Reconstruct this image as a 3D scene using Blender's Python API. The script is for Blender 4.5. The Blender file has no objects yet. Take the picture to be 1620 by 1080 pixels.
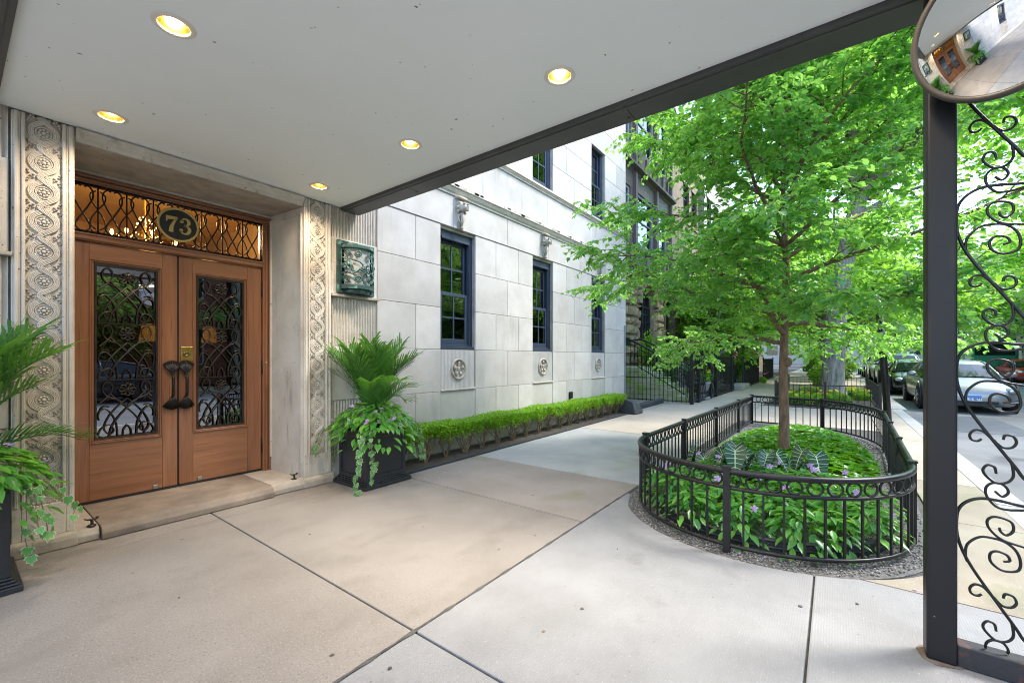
import bpy, bmesh, math, random
import numpy as np
from mathutils import Vector, Matrix
PI = math.pi
SC = bpy.context.scene
COL = SC.collection
rnd = random.Random(73)

# ------------------------------------------------------------------ camera, sky, sun, exposure
cam_d = bpy.data.cameras.new('camera'); cam = bpy.data.objects.new('camera', cam_d); COL.objects.link(cam)
cam_d.sensor_width = 36; cam_d.lens = 15.04; cam_d.shift_y = 0.016
cam_d.clip_start = 0.02; cam_d.clip_end = 3000
cam.location = (0, 0, 1.35); cam.rotation_euler = (math.radians(90), 0, math.radians(-53.0))
SC.camera = cam
SUN_EL, SUN_AZ = 50.0, 140.0      # azimuth measured clockwise from +Y
W = bpy.data.worlds.new('World'); SC.world = W; W.use_nodes = True
wn = W.node_tree; bg = wn.nodes['Background']
sky = wn.nodes.new('ShaderNodeTexSky'); sky.sky_type = 'NISHITA'; sky.sun_disc = False
sky.sun_elevation = math.radians(SUN_EL); sky.sun_rotation = math.radians(SUN_AZ)
sky.air_density = 1.0; sky.dust_density = .6; sky.ozone_density = 1.3
wn.links.new(sky.outputs[0], bg.inputs[0]); bg.inputs[1].default_value = 0.15
sun_d = bpy.data.lights.new('sun', 'SUN'); sun_d.energy = 1.0; sun_d.angle = math.radians(16); sun_d.color = (1, .95, .87)
sun = bpy.data.objects.new('sun', sun_d); COL.objects.link(sun)
sd = Vector((math.sin(math.radians(SUN_AZ)) * math.cos(math.radians(SUN_EL)), math.cos(math.radians(SUN_AZ)) * math.cos(math.radians(SUN_EL)), math.sin(math.radians(SUN_EL))))
sun.rotation_euler = sd.to_track_quat('Z', 'Y').to_euler(); sun.location = sd * 60
SC.view_settings.view_transform = 'Standard'; SC.view_settings.look = 'None'
SC.view_settings.exposure = 2.65; SC.view_settings.gamma = 1; SC.view_settings.use_curve_mapping = False
DOWN_W = 14
SC.cycles.use_denoising = True; SC.cycles.pixel_filter_type = 'BLACKMAN_HARRIS'; SC.cycles.filter_width = 1.05
SC.cycles.max_bounces = 10; SC.cycles.diffuse_bounces = 5; SC.cycles.glossy_bounces = 5
SC.cycles.transparent_max_bounces = 10; SC.cycles.transmission_bounces = 6
SC.cycles.caustics_reflective = False; SC.cycles.caustics_refractive = False
SC.cycles.sample_clamp_indirect = 6

# ------------------------------------------------------------------ helpers
ORG = {}
class MB:
    def __init__(s): s.v = []; s.f = []; s.m = []
    def add(s, vs, fs, mi=0):
        b = len(s.v); s.v.extend(tuple(p) for p in vs)
        for q in fs: s.f.append(tuple(i + b for i in q)); s.m.append(mi)
    def box(s, x0, x1, y0, y1, z0, z1, mi=0):
        s.add([(x0,y0,z0),(x1,y0,z0),(x1,y1,z0),(x0,y1,z0),(x0,y0,z1),(x1,y0,z1),(x1,y1,z1),(x0,y1,z1)],
              [(0,3,2,1),(4,5,6,7),(0,1,5,4),(1,2,6,5),(2,3,7,6),(3,0,4,7)], mi); return s
    def bar(s, a, b, w, h, mi=0, up=(0,0,1)):
        a = Vector(a); b = Vector(b); d = (b - a).normalized(); u = Vector(up)
        if abs(d.dot(u)) > .98: u = Vector((1,0,0))
        sd_ = d.cross(u).normalized() * w / 2; uu = sd_.cross(d).normalized() * h / 2
        s.add([a-sd_-uu,a+sd_-uu,a+sd_+uu,a-sd_+uu,b-sd_-uu,b+sd_-uu,b+sd_+uu,b-sd_+uu],
              [(0,1,2,3),(7,6,5,4),(4,5,1,0),(5,6,2,1),(6,7,3,2),(7,4,0,3)], mi); return s
    def tube(s, pts, r, n=6, closed=False, mi=0, sq=1.0):
        P = [Vector(p) for p in pts]; k = len(P)
        if k < 2: return s
        R = r if hasattr(r, '__len__') else [r] * k
        b = len(s.v); prev = None
        for i in range(k):
            if closed: d = P[(i+1) % k] - P[i-1]
            else: d = P[min(i+1, k-1)] - P[max(i-1, 0)]
            d = d.normalized() if d.length > 1e-9 else Vector((0,0,1))
            if prev is None:
                u = Vector((0,0,1)) if abs(d.z) < .9 else Vector((1,0,0))
                u = (u - d * u.dot(d)).normalized()
            else:
                u = prev - d * prev.dot(d); u = u.normalized() if u.length > 1e-6 else Vector((1,0,0))
            prev = u; w = d.cross(u)
            for j in range(n):
                a = 2*PI*(j+.5)/n
                s.v.append(tuple(P[i] + (u*math.cos(a)*sq + w*math.sin(a))*R[i]))
        for i in range(k if closed else k-1):
            i2 = (i+1) % k
            for j in range(n):
                j2 = (j+1) % n
                s.f.append((b+i*n+j, b+i*n+j2, b+i2*n+j2, b+i2*n+j)); s.m.append(mi)
        if not closed:
            s.f.append(tuple(b+j for j in range(n))[::-1]); s.m.append(mi)
            s.f.append(tuple(b+(k-1)*n+j for j in range(n))); s.m.append(mi)
        return s
    def lathe(s, prof, n=16, c=(0,0,0), mi=0, axis='z'):
        b = len(s.v)
        for r, z in prof:
            for j in range(n):
                a = 2*PI*j/n; p = (r*math.cos(a), r*math.sin(a), z)
                if axis == 'y': p = (p[0], p[2], p[1])
                if axis == 'x': p = (p[2], p[0], p[1])
                s.v.append((p[0]+c[0], p[1]+c[1], p[2]+c[2]))
        for i in range(len(prof)-1):
            for j in range(n):
                j2 = (j+1) % n
                s.f.append((b+i*n+j, b+i*n+j2, b+(i+1)*n+j2, b+(i+1)*n+j)); s.m.append(mi)
        s.f.append(tuple(b+j for j in range(n))[::-1]); s.m.append(mi)
        s.f.append(tuple(b+(len(prof)-1)*n+j for j in range(n))); s.m.append(mi)
        return s
    def prism(s, poly, axis, a, b, mi=0):
        n = len(poly); k = len(s.v)
        for t in (a, b):
            for p, q in poly:
                s.v.append({'x': (t,p,q), 'y': (p,t,q), 'z': (p,q,t)}[axis])
        s.f.append(tuple(k+i for i in range(n))[::-1]); s.m.append(mi)
        s.f.append(tuple(k+n+i for i in range(n))); s.m.append(mi)
        for i in range(n):
            j = (i+1) % n
            s.f.append((k+i, k+j, k+n+j, k+n+i)); s.m.append(mi)
        return s
    def ell(s, c, r, n=10, m=6, mi=0):
        prof = []
        b = len(s.v)
        for i in range(1, m):
            t = PI*i/m
            for j in range(n):
                a = 2*PI*j/n
                s.v.append((c[0]+r[0]*math.sin(t)*math.cos(a), c[1]+r[1]*math.sin(t)*math.sin(a), c[2]-r[2]*math.cos(t)))
        for i in range(m-2):
            for j in range(n):
                j2 = (j+1) % n
                s.f.append((b+i*n+j, b+i*n+j2, b+(i+1)*n+j2, b+(i+1)*n+j)); s.m.append(mi)
        lo = len(s.v); s.v.append((c[0],c[1],c[2]-r[2])); s.v.append((c[0],c[1],c[2]+r[2]))
        for j in range(n):
            j2 = (j+1) % n
            s.f.append((lo, b+j2, b+j)); s.m.append(mi)
            s.f.append((lo+1, b+(m-2)*n+j, b+(m-2)*n+j2)); s.m.append(mi)
        return s
    def mesh(s, name, mats, org=(0,0,0), smooth=False):
        me = bpy.data.meshes.new(name)
        me.from_pydata([(p[0]-org[0], p[1]-org[1], p[2]-org[2]) for p in s.v], [], s.f)
        for m in (mats if isinstance(mats, (list, tuple)) else [mats]): me.materials.append(m)
        if any(s.m): me.polygons.foreach_set('material_index', s.m)
        if smooth: me.polygons.foreach_set('use_smooth', [True]*len(s.f))
        bm = bmesh.new(); bm.from_mesh(me); bmesh.ops.recalc_face_normals(bm, faces=bm.faces); bm.to_mesh(me); bm.free()
        me.update(); return me
    def build(s, name, mats, parent=None, smooth=False, bevel=0, seg=2, sub=0, org=None):
        o_ = org if org is not None else ORG.get(parent, (0,0,0))
        o = bpy.data.objects.new(name, s.mesh(name, mats, o_, smooth)); COL.objects.link(o)
        if parent is not None:
            o.parent = parent
            po = ORG.get(parent, (0,0,0)); o.location = (o_[0]-po[0], o_[1]-po[1], o_[2]-po[2])
        else: o.location = o_
        ORG[o] = o_
        if bevel:
            b = o.modifiers.new('b', 'BEVEL'); b.width = bevel; b.segments = seg; b.limit_method = 'ANGLE'; b.angle_limit = .6
        if sub:
            b = o.modifiers.new('s', 'SUBSURF'); b.levels = sub; b.render_levels = sub
        if smooth and not sub:
            pass
        return o
def tag(o, label=None, cat=None, group=None, kind=None):
    if label: o['label'] = label
    if cat: o['category'] = cat
    if group: o['group'] = group
    if kind: o['kind'] = kind
    return o
def empty(name, loc=(0,0,0), label=None, cat=None, group=None, parent=None, kind=None):
    o = bpy.data.objects.new(name, None); COL.objects.link(o); o.location = loc; ORG[o] = tuple(loc)
    o.empty_display_size = .1
    if parent is not None:
        o.parent = parent; p = ORG[parent]; o.location = (loc[0]-p[0], loc[1]-p[1], loc[2]-p[2])
    return tag(o, label, cat, group, kind)
def inst(name, me, parent=None, loc=(0,0,0), rot=(0,0,0), scale=(1,1,1)):
    o = bpy.data.objects.new(name, me); COL.objects.link(o)
    p = ORG.get(parent, (0,0,0)); o.parent = parent
    o.location = (loc[0]-p[0], loc[1]-p[1], loc[2]-p[2]); o.rotation_euler = rot; o.scale = scale
    return o
def copy_tree(o, loc=None, rotz=None, scale=None, label=None, group=None, parent=None):
    c = o.copy(); COL.objects.link(c)
    if parent is not None: c.parent = parent
    if loc is not None: c.location = loc
    if rotz is not None: c.rotation_euler = (o.rotation_euler.x, o.rotation_euler.y, rotz)
    if scale is not None: c.scale = (scale,)*3 if not hasattr(scale, '__len__') else scale
    if label: c['label'] = label
    if group: c['group'] = group
    for ch in list(o.children):
        if ch is not c: copy_tree(ch, parent=c)
    return c
def cr(pts, n=6, closed=False):
    """Catmull-Rom through points"""
    P = [Vector(p) for p in pts]; k = len(P); out = []
    if k < 2: return P
    for i in range(k if closed else k-1):
        if closed: a, b, c, d = P[i-1], P[i], P[(i+1) % k], P[(i+2) % k]
        else: a, b, c, d = P[max(i-1,0)], P[i], P[i+1], P[min(i+2,k-1)]
        for j in range(n):
            t = j/n
            out.append(.5*((2*b)+(c-a)*t+(2*a-5*b+4*c-d)*t*t+(3*b-a-3*c+d)*t*t*t))
    if not closed: out.append(P[-1])
    return out
def spiral(cx, cy, r0, r1, a0, turns, n=22):
    return [(cx+(r0+(r1-r0)*i/n)*math.cos(a0+2*PI*turns*i/n), cy+(r0+(r1-r0)*i/n)*math.sin(a0+2*PI*turns*i/n)) for i in range(n+1)]

# ---- foliage scatter
def T(vs, fs): return (np.array(vs, float), np.array(fs, int))
LEAF_SMALL = T([(0,0,0),(.36,.5,.1),(0,1,0),(-.36,.5,.1)], [(0,1,2),(0,2,3)])
LEAF_BROAD = T([(0,0,0),(.40,.14,.05),(.47,.48,.04),(.22,.8,-.03),(0,1.05,-.13),(-.22,.8,-.03),(-.47,.48,.04),(-.40,.14,.05),(0,.45,-.03)],
               [(8,0,1),(8,1,2),(8,2,3),(8,3,4),(8,4,5),(8,5,6),(8,6,7),(8,7,0)])
LEAF_CURL = T([(0,0,0),(.34,.10,.12),(.40,.45,.16),(.20,.78,.02),(.05,1.0,-.26),(-.18,.8,.0),(-.43,.5,.10),(-.38,.16,.08),(0,.45,-.04)],
              [(8,0,1),(8,1,2),(8,2,3),(8,3,4),(8,4,5),(8,5,6),(8,6,7),(8,7,0)])
LEAF_LANCE = T([(0,0,0),(.17,.25,.05),(.21,.5,.04),(.12,.78,-.04),(0,1,-.16),(-.12,.78,-.04),(-.21,.5,.04),(-.17,.25,.05),(0,.5,-.03)],
               [(8,0,1),(8,1,2),(8,2,3),(8,3,4),(8,4,5),(8,5,6),(8,6,7),(8,7,0)])
LEAF_BLADE = T([(0,0,0),(.05,.3,.012),(.035,.7,-.03),(0,1,-.12),(-.035,.7,-.03),(-.05,.3,.012)], [(0,1,5),(1,2,4),(1,4,5),(2,3,4)])
def scatter_mesh(name, tpl, P, D, N, S, mat_, extra=None):
    tv, tf = tpl
    P = np.asarray(P, float); D = np.asarray(D, float); N = np.asarray(N, float); S = np.asarray(S, float).reshape(-1, 1, 1)
    D = D/np.maximum(np.linalg.norm(D, axis=1, keepdims=True), 1e-9)
    X = np.cross(D, N); X = X/np.maximum(np.linalg.norm(X, axis=1, keepdims=True), 1e-9)
    Z = np.cross(X, D)
    V = P[:,None,:] + S*(tv[None,:,0:1]*X[:,None,:] + tv[None,:,1:2]*D[:,None,:] + tv[None,:,2:3]*Z[:,None,:])
    n, k = len(P), len(tv)
    F = (tf[None,:,:] + (np.arange(n)*k)[:,None,None]).reshape(-1, 3)
    me = bpy.data.meshes.new(name)
    me.vertices.add(n*k); me.vertices.foreach_set('co', V.reshape(-1))
    me.loops.add(F.size); me.loops.foreach_set('vertex_index', F.reshape(-1).astype(np.int32))
    me.polygons.add(len(F)); me.polygons.foreach_set('loop_start', np.arange(0, F.size, 3, dtype=np.int32))
    me.materials.append(mat_); me.update(calc_edges=True); me.validate()
    return me
def scat(name, tpl, P, D, N, S, mat_, parent=None, org=(0,0,0), kind=None):
    me = scatter_mesh(name, tpl, np.asarray(P, float)-np.array(org), D, N, S, mat_)
    o = bpy.data.objects.new(name, me); COL.objects.link(o)
    p = ORG.get(parent, (0,0,0)); o.parent = parent; o.location = (org[0]-p[0], org[1]-p[1], org[2]-p[2])
    if kind: o['kind'] = kind
    return o

# ------------------------------------------------------------------ materials
def nodes(name):
    m = bpy.data.materials.new(name); m.use_nodes = True; nt = m.node_tree
    b = nt.nodes['Principled BSDF']
    return m, nt, b
def nn(nt, t, **kw):
    n = nt.nodes.new('ShaderNode'+t)
    for k, v in kw.items():
        if k.startswith('i_'): n.inputs[int(k[2:]) if k[2:].isdigit() else k[2:].replace('_', ' ')].default_value = v
        else: setattr(n, k, v)
    return n
def c4(c): return (c[0], c[1], c[2], 1)
def pbr(name, c1, c2=None, rough=.6, metal=0, scale=4, bump=0, bscale=80, bdist=.004, spec=.5, coat=0, objvar=0, stretch=(1,1,1),
        spots=None, spots2=None, spots3=None, rvar=.12, lo=.35, hi=.65, wave=None, stain=None):
    m, nt, b = nodes(name); L = nt.links.new
    geo = nn(nt, 'NewGeometry'); mp = nn(nt, 'Mapping'); mp.inputs['Scale'].default_value = stretch
    L(geo.outputs['Position'], mp.inputs['Vector']); co = mp.outputs[0]
    c2 = c2 or tuple(x*.8 for x in c1)
    n1 = nn(nt, 'TexNoise'); n1.inputs['Scale'].default_value = scale; n1.inputs['Detail'].default_value = 7; n1.inputs['Roughness'].default_value = .62
    L(co, n1.inputs['Vector'])
    mr = nn(nt, 'MapRange'); mr.inputs[1].default_value = lo; mr.inputs[2].default_value = hi; L(n1.outputs[0], mr.inputs[0])
    mx = nn(nt, 'MixRGB'); mx.inputs[1].default_value = c4(c1); mx.inputs[2].default_value = c4(c2); L(mr.outputs[0], mx.inputs[0])
    out = mx.outputs[0]
    for sp in (spots, spots2, spots3):
        if not sp: continue
        col, sc, t0, t1 = sp[:4]
        n2 = nn(nt, 'TexNoise'); n2.inputs['Scale'].default_value = sc; n2.inputs['Detail'].default_value = sp[5] if len(sp) > 5 else 3
        if len(sp) > 4 and sp[4]:
            m2 = nn(nt, 'Mapping'); m2.inputs['Scale'].default_value = sp[4]; L(geo.outputs['Position'], m2.inputs[0]); L(m2.outputs[0], n2.inputs['Vector'])
        else: L(geo.outputs['Position'], n2.inputs['Vector'])
        r2 = nn(nt, 'MapRange'); r2.inputs[1].default_value = t0; r2.inputs[2].default_value = t1; L(n2.outputs[0], r2.inputs[0])
        x2 = nn(nt, 'MixRGB'); x2.inputs[2].default_value = c4(col); L(r2.outputs[0], x2.inputs[0]); L(out, x2.inputs[1]); out = x2.outputs[0]
    if objvar:
        oi = nn(nt, 'ObjectInfo'); r3 = nn(nt, 'MapRange'); r3.inputs[3].default_value = 1-objvar; r3.inputs[4].default_value = 1+objvar
        L(oi.outputs['Random'], r3.inputs[0])
        x3 = nn(nt, 'MixRGB', blend_type='MULTIPLY'); x3.inputs[0].default_value = 1; L(out, x3.inputs[1]); L(r3.outputs[0], x3.inputs[2]); out = x3.outputs[0]
    L(out, b.inputs['Base Color'])
    r4 = nn(nt, 'MapRange'); r4.inputs[3].default_value = max(.02, rough-rvar); r4.inputs[4].default_value = min(1, rough+rvar); L(n1.outputs[0], r4.inputs[0])
    L(r4.outputs[0], b.inputs['Roughness'])
    b.inputs['Metallic'].default_value = metal; b.inputs['Specular IOR Level'].default_value = spec
    if coat: b.inputs['Coat Weight'].default_value = coat; b.inputs['Coat Roughness'].default_value = .05
    if bump:
        n3 = nn(nt, 'TexNoise'); n3.inputs['Scale'].default_value = bscale; n3.inputs['Detail'].default_value = 5; L(co, n3.inputs['Vector'])
        h = n3.outputs[0]
        if wave:
            wv = nn(nt, 'TexWave'); wv.bands_direction = wave[0]; wv.inputs['Scale'].default_value = wave[1]; wv.inputs['Distortion'].default_value = wave[2]
            wv.inputs['Detail'].default_value = 2; wv.inputs['Detail Scale'].default_value = 3
            L(geo.outputs['Position'], wv.inputs['Vector'])
            ad = nn(nt, 'MixRGB', blend_type='ADD'); ad.inputs[0].default_value = wave[3]; L(h, ad.inputs[1]); L(wv.outputs[0], ad.inputs[2]); h = ad.outputs[0]
        bp = nn(nt, 'Bump'); bp.inputs['Strength'].default_value = bump; bp.inputs['Distance'].default_value = bdist
        L(h, bp.inputs['Height']); L(bp.outputs[0], b.inputs['Normal'])
    return m
def leafmat(name, c1, c2, trans=(.2,.4,.02), tw=.35, rough=.4, spec=.5, c3=None):
    m, nt, b = nodes(name); L = nt.links.new
    geo = nn(nt, 'NewGeometry'); cr_ = nn(nt, 'ValToRGB'); el = cr_.color_ramp.elements
    el[0].color = c4(c1); el[1].color = c4(c2)
    if c3: e = el.new(.5); e.color = c4(c3)
    L(geo.outputs['Random Per Island'], cr_.inputs[0])
    no = nn(nt, 'TexNoise'); no.inputs['Scale'].default_value = 30; L(geo.outputs['Position'], no.inputs['Vector'])
    mr = nn(nt, 'MapRange'); mr.inputs[3].default_value = .75; mr.inputs[4].default_value = 1.25; L(no.outputs[0], mr.inputs[0])
    mu = nn(nt, 'MixRGB', blend_type='MULTIPLY'); mu.inputs[0].default_value = 1; L(cr_.outputs[0], mu.inputs[1]); L(mr.outputs[0], mu.inputs[2])
    L(mu.outputs[0], b.inputs['Base Color']); b.inputs['Roughness'].default_value = rough; b.inputs['Specular IOR Level'].default_value = spec
    tr = nn(nt, 'BsdfTranslucent'); tr.inputs[0].default_value = c4(trans)
    mx = nn(nt, 'MixShader'); mx.inputs[0].default_value = tw
    L(b.outputs[0], mx.inputs[1]); L(tr.outputs[0], mx.inputs[2]); L(mx.outputs[0], nt.nodes['Material Output'].inputs[0])
    return m
def glassmat(name, tint=(.8,.83,.85), ior=1.7, rough=0.0):
    m, nt, b = nodes(name); L = nt.links.new; nt.nodes.remove(b)
    tr = nn(nt, 'BsdfTransparent'); tr.inputs[0].default_value = c4(tint)
    gl = nn(nt, 'BsdfGlossy'); gl.inputs['Roughness'].default_value = rough; gl.inputs[0].default_value = (.95,.97,1,1)
    fr = nn(nt, 'Fresnel'); fr.inputs[0].default_value = ior
    mx = nn(nt, 'MixShader'); L(fr.outputs[0], mx.inputs[0]); L(tr.outputs[0], mx.inputs[1]); L(gl.outputs[0], mx.inputs[2])
    L(mx.outputs[0], nt.nodes['Material Output'].inputs[0]); return m
def emit(name, col, st):
    m, nt, b = nodes(name); b.inputs['Base Color'].default_value = c4(col); b.inputs['Emission Color'].default_value = c4(col); b.inputs['Emission Strength'].default_value = st
    return m
def plain(name, col, rough=.5, metal=0, coat=0):
    m, nt, b = nodes(name); b.inputs['Base Color'].default_value = c4(col); b.inputs['Roughness'].default_value = rough; b.inputs['Metallic'].default_value = metal
    if coat: b.inputs['Coat Weight'].default_value = coat; b.inputs['Coat Roughness'].default_value = .04
    return m

M = {}
M['stone'] = pbr('limestone', (.52,.49,.455), (.425,.395,.36), rough=.8, scale=2.2, bump=.25, bscale=55, bdist=.003, objvar=.12,
                 spots=((.33,.31,.28), 1.6, .62, .8, (3.5,3.5,.5), 6), spots2=((.30,.27,.23), 90, .72, .76))
M['stone_warm'] = pbr('weathered_limestone', (.60,.555,.49), (.48,.435,.375), rough=.85, scale=3.5, bump=.4, bscale=60, bdist=.004, objvar=.05,
                 spots=((.24,.2,.155), 2.2, .6, .8, (5,5,.7), 6), spots2=((.10,.085,.07), 45, .69, .74))
M['stone_dirty'] = pbr('stained_stone', (.44,.39,.325), (.30,.26,.21), rough=.9, scale=5, bump=.5, bscale=60, bdist=.005, spots2=((.10,.085,.07), 50, .68, .74))
M['carve_back'] = pbr('grimy_carved_stone', (.47,.425,.36), (.33,.29,.24), rough=.9, scale=9, bump=.5, bscale=50, bdist=.005)
M['threshold'] = pbr('worn_threshold_stone', (.27,.215,.165), (.17,.135,.105), rough=.85, scale=4, bump=.5, bscale=120, bdist=.004, spots=((.4,.34,.28), 160, .66, .7))
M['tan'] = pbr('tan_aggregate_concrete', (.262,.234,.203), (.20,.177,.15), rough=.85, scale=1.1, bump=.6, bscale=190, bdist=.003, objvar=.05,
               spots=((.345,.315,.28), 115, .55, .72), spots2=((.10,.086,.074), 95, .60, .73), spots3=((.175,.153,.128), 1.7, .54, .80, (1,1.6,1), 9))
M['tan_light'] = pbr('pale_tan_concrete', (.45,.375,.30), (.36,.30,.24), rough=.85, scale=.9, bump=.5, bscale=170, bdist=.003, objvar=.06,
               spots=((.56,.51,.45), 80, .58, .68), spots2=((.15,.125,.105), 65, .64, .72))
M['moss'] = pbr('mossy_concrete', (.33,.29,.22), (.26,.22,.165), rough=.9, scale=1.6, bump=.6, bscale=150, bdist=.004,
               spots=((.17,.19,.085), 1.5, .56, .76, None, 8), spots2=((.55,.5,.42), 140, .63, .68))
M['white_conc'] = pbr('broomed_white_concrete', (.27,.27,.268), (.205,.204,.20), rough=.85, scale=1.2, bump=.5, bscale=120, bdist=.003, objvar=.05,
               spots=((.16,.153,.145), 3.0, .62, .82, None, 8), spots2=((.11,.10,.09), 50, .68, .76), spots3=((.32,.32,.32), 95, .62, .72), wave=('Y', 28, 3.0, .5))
M['tan_moss'] = pbr('tan_concrete_with_moss', (.305,.265,.232), (.232,.20,.173), rough=.85, scale=1.1, bump=.6, bscale=190, bdist=.003,
               spots=((.38,.345,.31), 95, .60, .70), spots2=((.09,.075,.06), 70, .68, .73), spots3=((.16,.19,.075), 1.3, .57, .78, None, 9))
M['white_moss'] = pbr('white_concrete_with_moss', (.40,.395,.385), (.32,.315,.305), rough=.85, scale=1.2, bump=.5, bscale=120, bdist=.003, objvar=.05,
               spots=((.25,.235,.215), 3.0, .66, .82, None, 8), spots2=((.20,.25,.12), 1.1, .57, .78, None, 9), wave=('Y', 28, 3.0, .5))
M['joint'] = pbr('joint_filler', (.10,.095,.085), (.05,.048,.043), rough=.95, scale=20)
M['asphalt'] = pbr('asphalt', (.22,.215,.215), (.15,.148,.15), rough=.9, scale=.7, bump=.6, bscale=160, bdist=.004, spots=((.3,.29,.28), 200, .62, .68), spots2=((.10,.10,.105), 1.2, .6, .7))
M['kerb'] = pbr('kerb_concrete', (.5,.48,.45), (.38,.36,.33), rough=.85, scale=2, bump=.4, bscale=90, objvar=.06)
M['soil'] = pbr('soil', (.05,.04,.032), (.09,.075,.06), rough=.95, scale=12, bump=.8, bscale=60, bdist=.02)
M['gravel'] = pbr('grit', (.20,.195,.185), (.08,.075,.07), rough=.9, scale=60, bump=.9, bscale=140, bdist=.012)
M['pebble'] = leafmat('pebble', (.07,.068,.065), (.36,.34,.31), tw=0, rough=.8)
M['iron'] = pbr('black_painted_iron', (.008,.008,.0095), (.014,.0135,.0145), spec=.35, rough=.38, scale=14, bump=.12, bscale=120, bdist=.002, spots=((.075,.045,.028), 26, .69, .76))
M['iron_brown'] = pbr('dark_wrought_iron', (.035,.028,.024), (.06,.048,.04), rough=.34, metal=.6, scale=20, bump=.2, bscale=90, bdist=.002)
M['post'] = pbr('dark_brown_painted_steel', (.014,.0125,.0135), (.010,.0105,.0135), spec=.3, rough=.42, scale=1.4, bump=.12, bscale=70, bdist=.003, spots=((.3,.3,.3), 38, .765, .785), spots2=((.075,.05,.04), 2.5, .62, .75, (1,1,.15), 4))
M['rust'] = pbr('rusted_painted_steel', (.022,.021,.025), (.13,.05,.028), rough=.7, scale=7, bump=.5, bscale=60, bdist=.004, lo=.5, hi=.62)
M['ceiling'] = pbr('painted_plaster_ceiling', (.84,.875,.88), (.80,.835,.84), rough=.75, scale=.8, bump=.2, bscale=220, bdist=.002, spots=((.16,.14,.12), 26, .735, .75))
M['fascia'] = pbr('grey_painted_metal', (.07,.068,.066), (.052,.052,.053), rough=.5, scale=1.6, bump=.1, bscale=40, spots=((.3,.28,.26), 40, .755, .77, (1,12,1)))
M['wood_v'] = pbr('door_wood_upright', (.27,.122,.060), (.19,.080,.038), rough=.33, scale=2.2, stretch=(9,9,.55), bump=.06, bscale=20, bdist=.002, coat=.25, objvar=.07, spots2=((.11,.036,.013), 3.0, .58, .8, (30,30,.9), 3))
M['wood_h'] = pbr('door_wood_rail', (.29,.132,.065), (.215,.092,.044), rough=.33, scale=2.2, stretch=(.55,9,9), bump=.06, bscale=20, bdist=.002, coat=.25, objvar=.07, spots2=((.12,.04,.014), 3.0, .58, .8, (.9,30,30), 3))
M['black'] = plain('black_rubber', (.012,.012,.013), .6)
M['brass'] = pbr('brass', (.75,.52,.16), (.6,.4,.11), rough=.28, metal=1, scale=8)
M['gold'] = pbr('gold_paint', (.58,.43,.14), (.48,.34,.10), rough=.4, scale=6)
M['plaque'] = pbr('black_enamel', (.013,.014,.013), (.018,.018,.018), rough=.3, scale=8)
M['navy'] = pbr('navy_window_paint', (.034,.048,.082), (.024,.035,.062), rough=.4, scale=5, bump=.08, bscale=30, spots=((.24,.26,.3), 60, .75, .77))
M['navy_dark'] = pbr('black_house_paint', (.022,.024,.032), (.014,.015,.02), rough=.42, scale=5)
M['glass'] = glassmat('window_glass', (.72,.76,.77), 2.0)
M['doorglass'] = glassmat('door_glass', (.15,.145,.14), 3.1)
M['transomglass'] = glassmat('transom_glass', (.9,.88,.85), 1.3)
M['frost'] = plain('opal_glass', (.40,.41,.38), .35)
M['copper'] = pbr('verdigris_bronze', (.06,.14,.125), (.025,.042,.04), rough=.5, metal=.35, scale=9, bump=.3, bscale=60, bdist=.003, spots=((.16,.30,.26), 14, .56, .7))
M['planter'] = pbr('black_planter', (.020,.021,.026), (.026,.027,.031), rough=.42, scale=2, bump=.05, bscale=60)
M['mirror'] = plain('convex_mirror_glass', (.92,.93,.94), 0.0, 1)
M['rim'] = plain('mirror_rim', (.045,.040,.037), .42)
M['bark'] = pbr('young_bark', (.25,.155,.105), (.12,.075,.052), rough=.9, scale=7, stretch=(3,3,1), bump=.8, bscale=26, bdist=.01)
M['bark_old'] = pbr('old_grey_bark', (.38,.355,.31), (.15,.135,.115), rough=.95, scale=4, stretch=(3,3,.7), bump=1, bscale=7, bdist=.06)
M['twig'] = pbr('boxwood_stem', (.24,.175,.105), (.13,.09,.055), rough=.85, scale=20, bump=.4, bscale=50)
M['leaf_tree'] = leafmat('linden_leaf', (.045,.175,.09), (.25,.50,.07), (.46,.85,.12), .5, .28, .95, c3=(.10,.31,.105))
M['leaf_far'] = leafmat('elm_leaf', (.07,.21,.045), (.27,.50,.05), (.5,.86,.08), .52, .42, .5, c3=(.13,.33,.05))
M['leaf_pale'] = leafmat('locust_leaf', (.09,.19,.045), (.16,.30,.07), (.35,.55,.12), .42, .5, .3)
M['leaf_box'] = leafmat('boxwood_leaf', (.07,.21,.015), (.27,.50,.025), (.45,.7,.03), .36, .42, .4, c3=(.14,.36,.018))
M['leaf_pal'] = leafmat('palm_leaf', (.014,.075,.015), (.06,.20,.025), (.15,.38,.03), .28, .3, .6)
M['leaf_imp'] = leafmat('impatiens_leaf', (.045,.20,.04), (.17,.43,.055), (.3,.62,.05), .36, .30, .6, c3=(.09,.30,.045))
M['leaf_pach'] = leafmat('ground_cover_leaf', (.03,.15,.008), (.12,.38,.012), (.25,.55,.02), .35, .38, .5)
M['leaf_bush'] = leafmat('bush_leaf', (.05,.17,.02), (.15,.34,.03), (.28,.5,.03), .3, .45, .4)
M['ivy_edge'] = leafmat('ivy_cream_edge', (.36,.43,.22), (.52,.58,.36), (.4,.5,.25), .25, .45, .3)
M['ivy_mid'] = leafmat('ivy_green', (.05,.19,.055), (.10,.30,.08), (.12,.3,.05), .25, .4, .4)
M['alo'] = leafmat('alocasia_leaf', (.010,.055,.022), (.018,.085,.03), (.05,.18,.04), .15, .28, .6)
M['vein'] = plain('alocasia_vein', (.50,.62,.42), .45)
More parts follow.
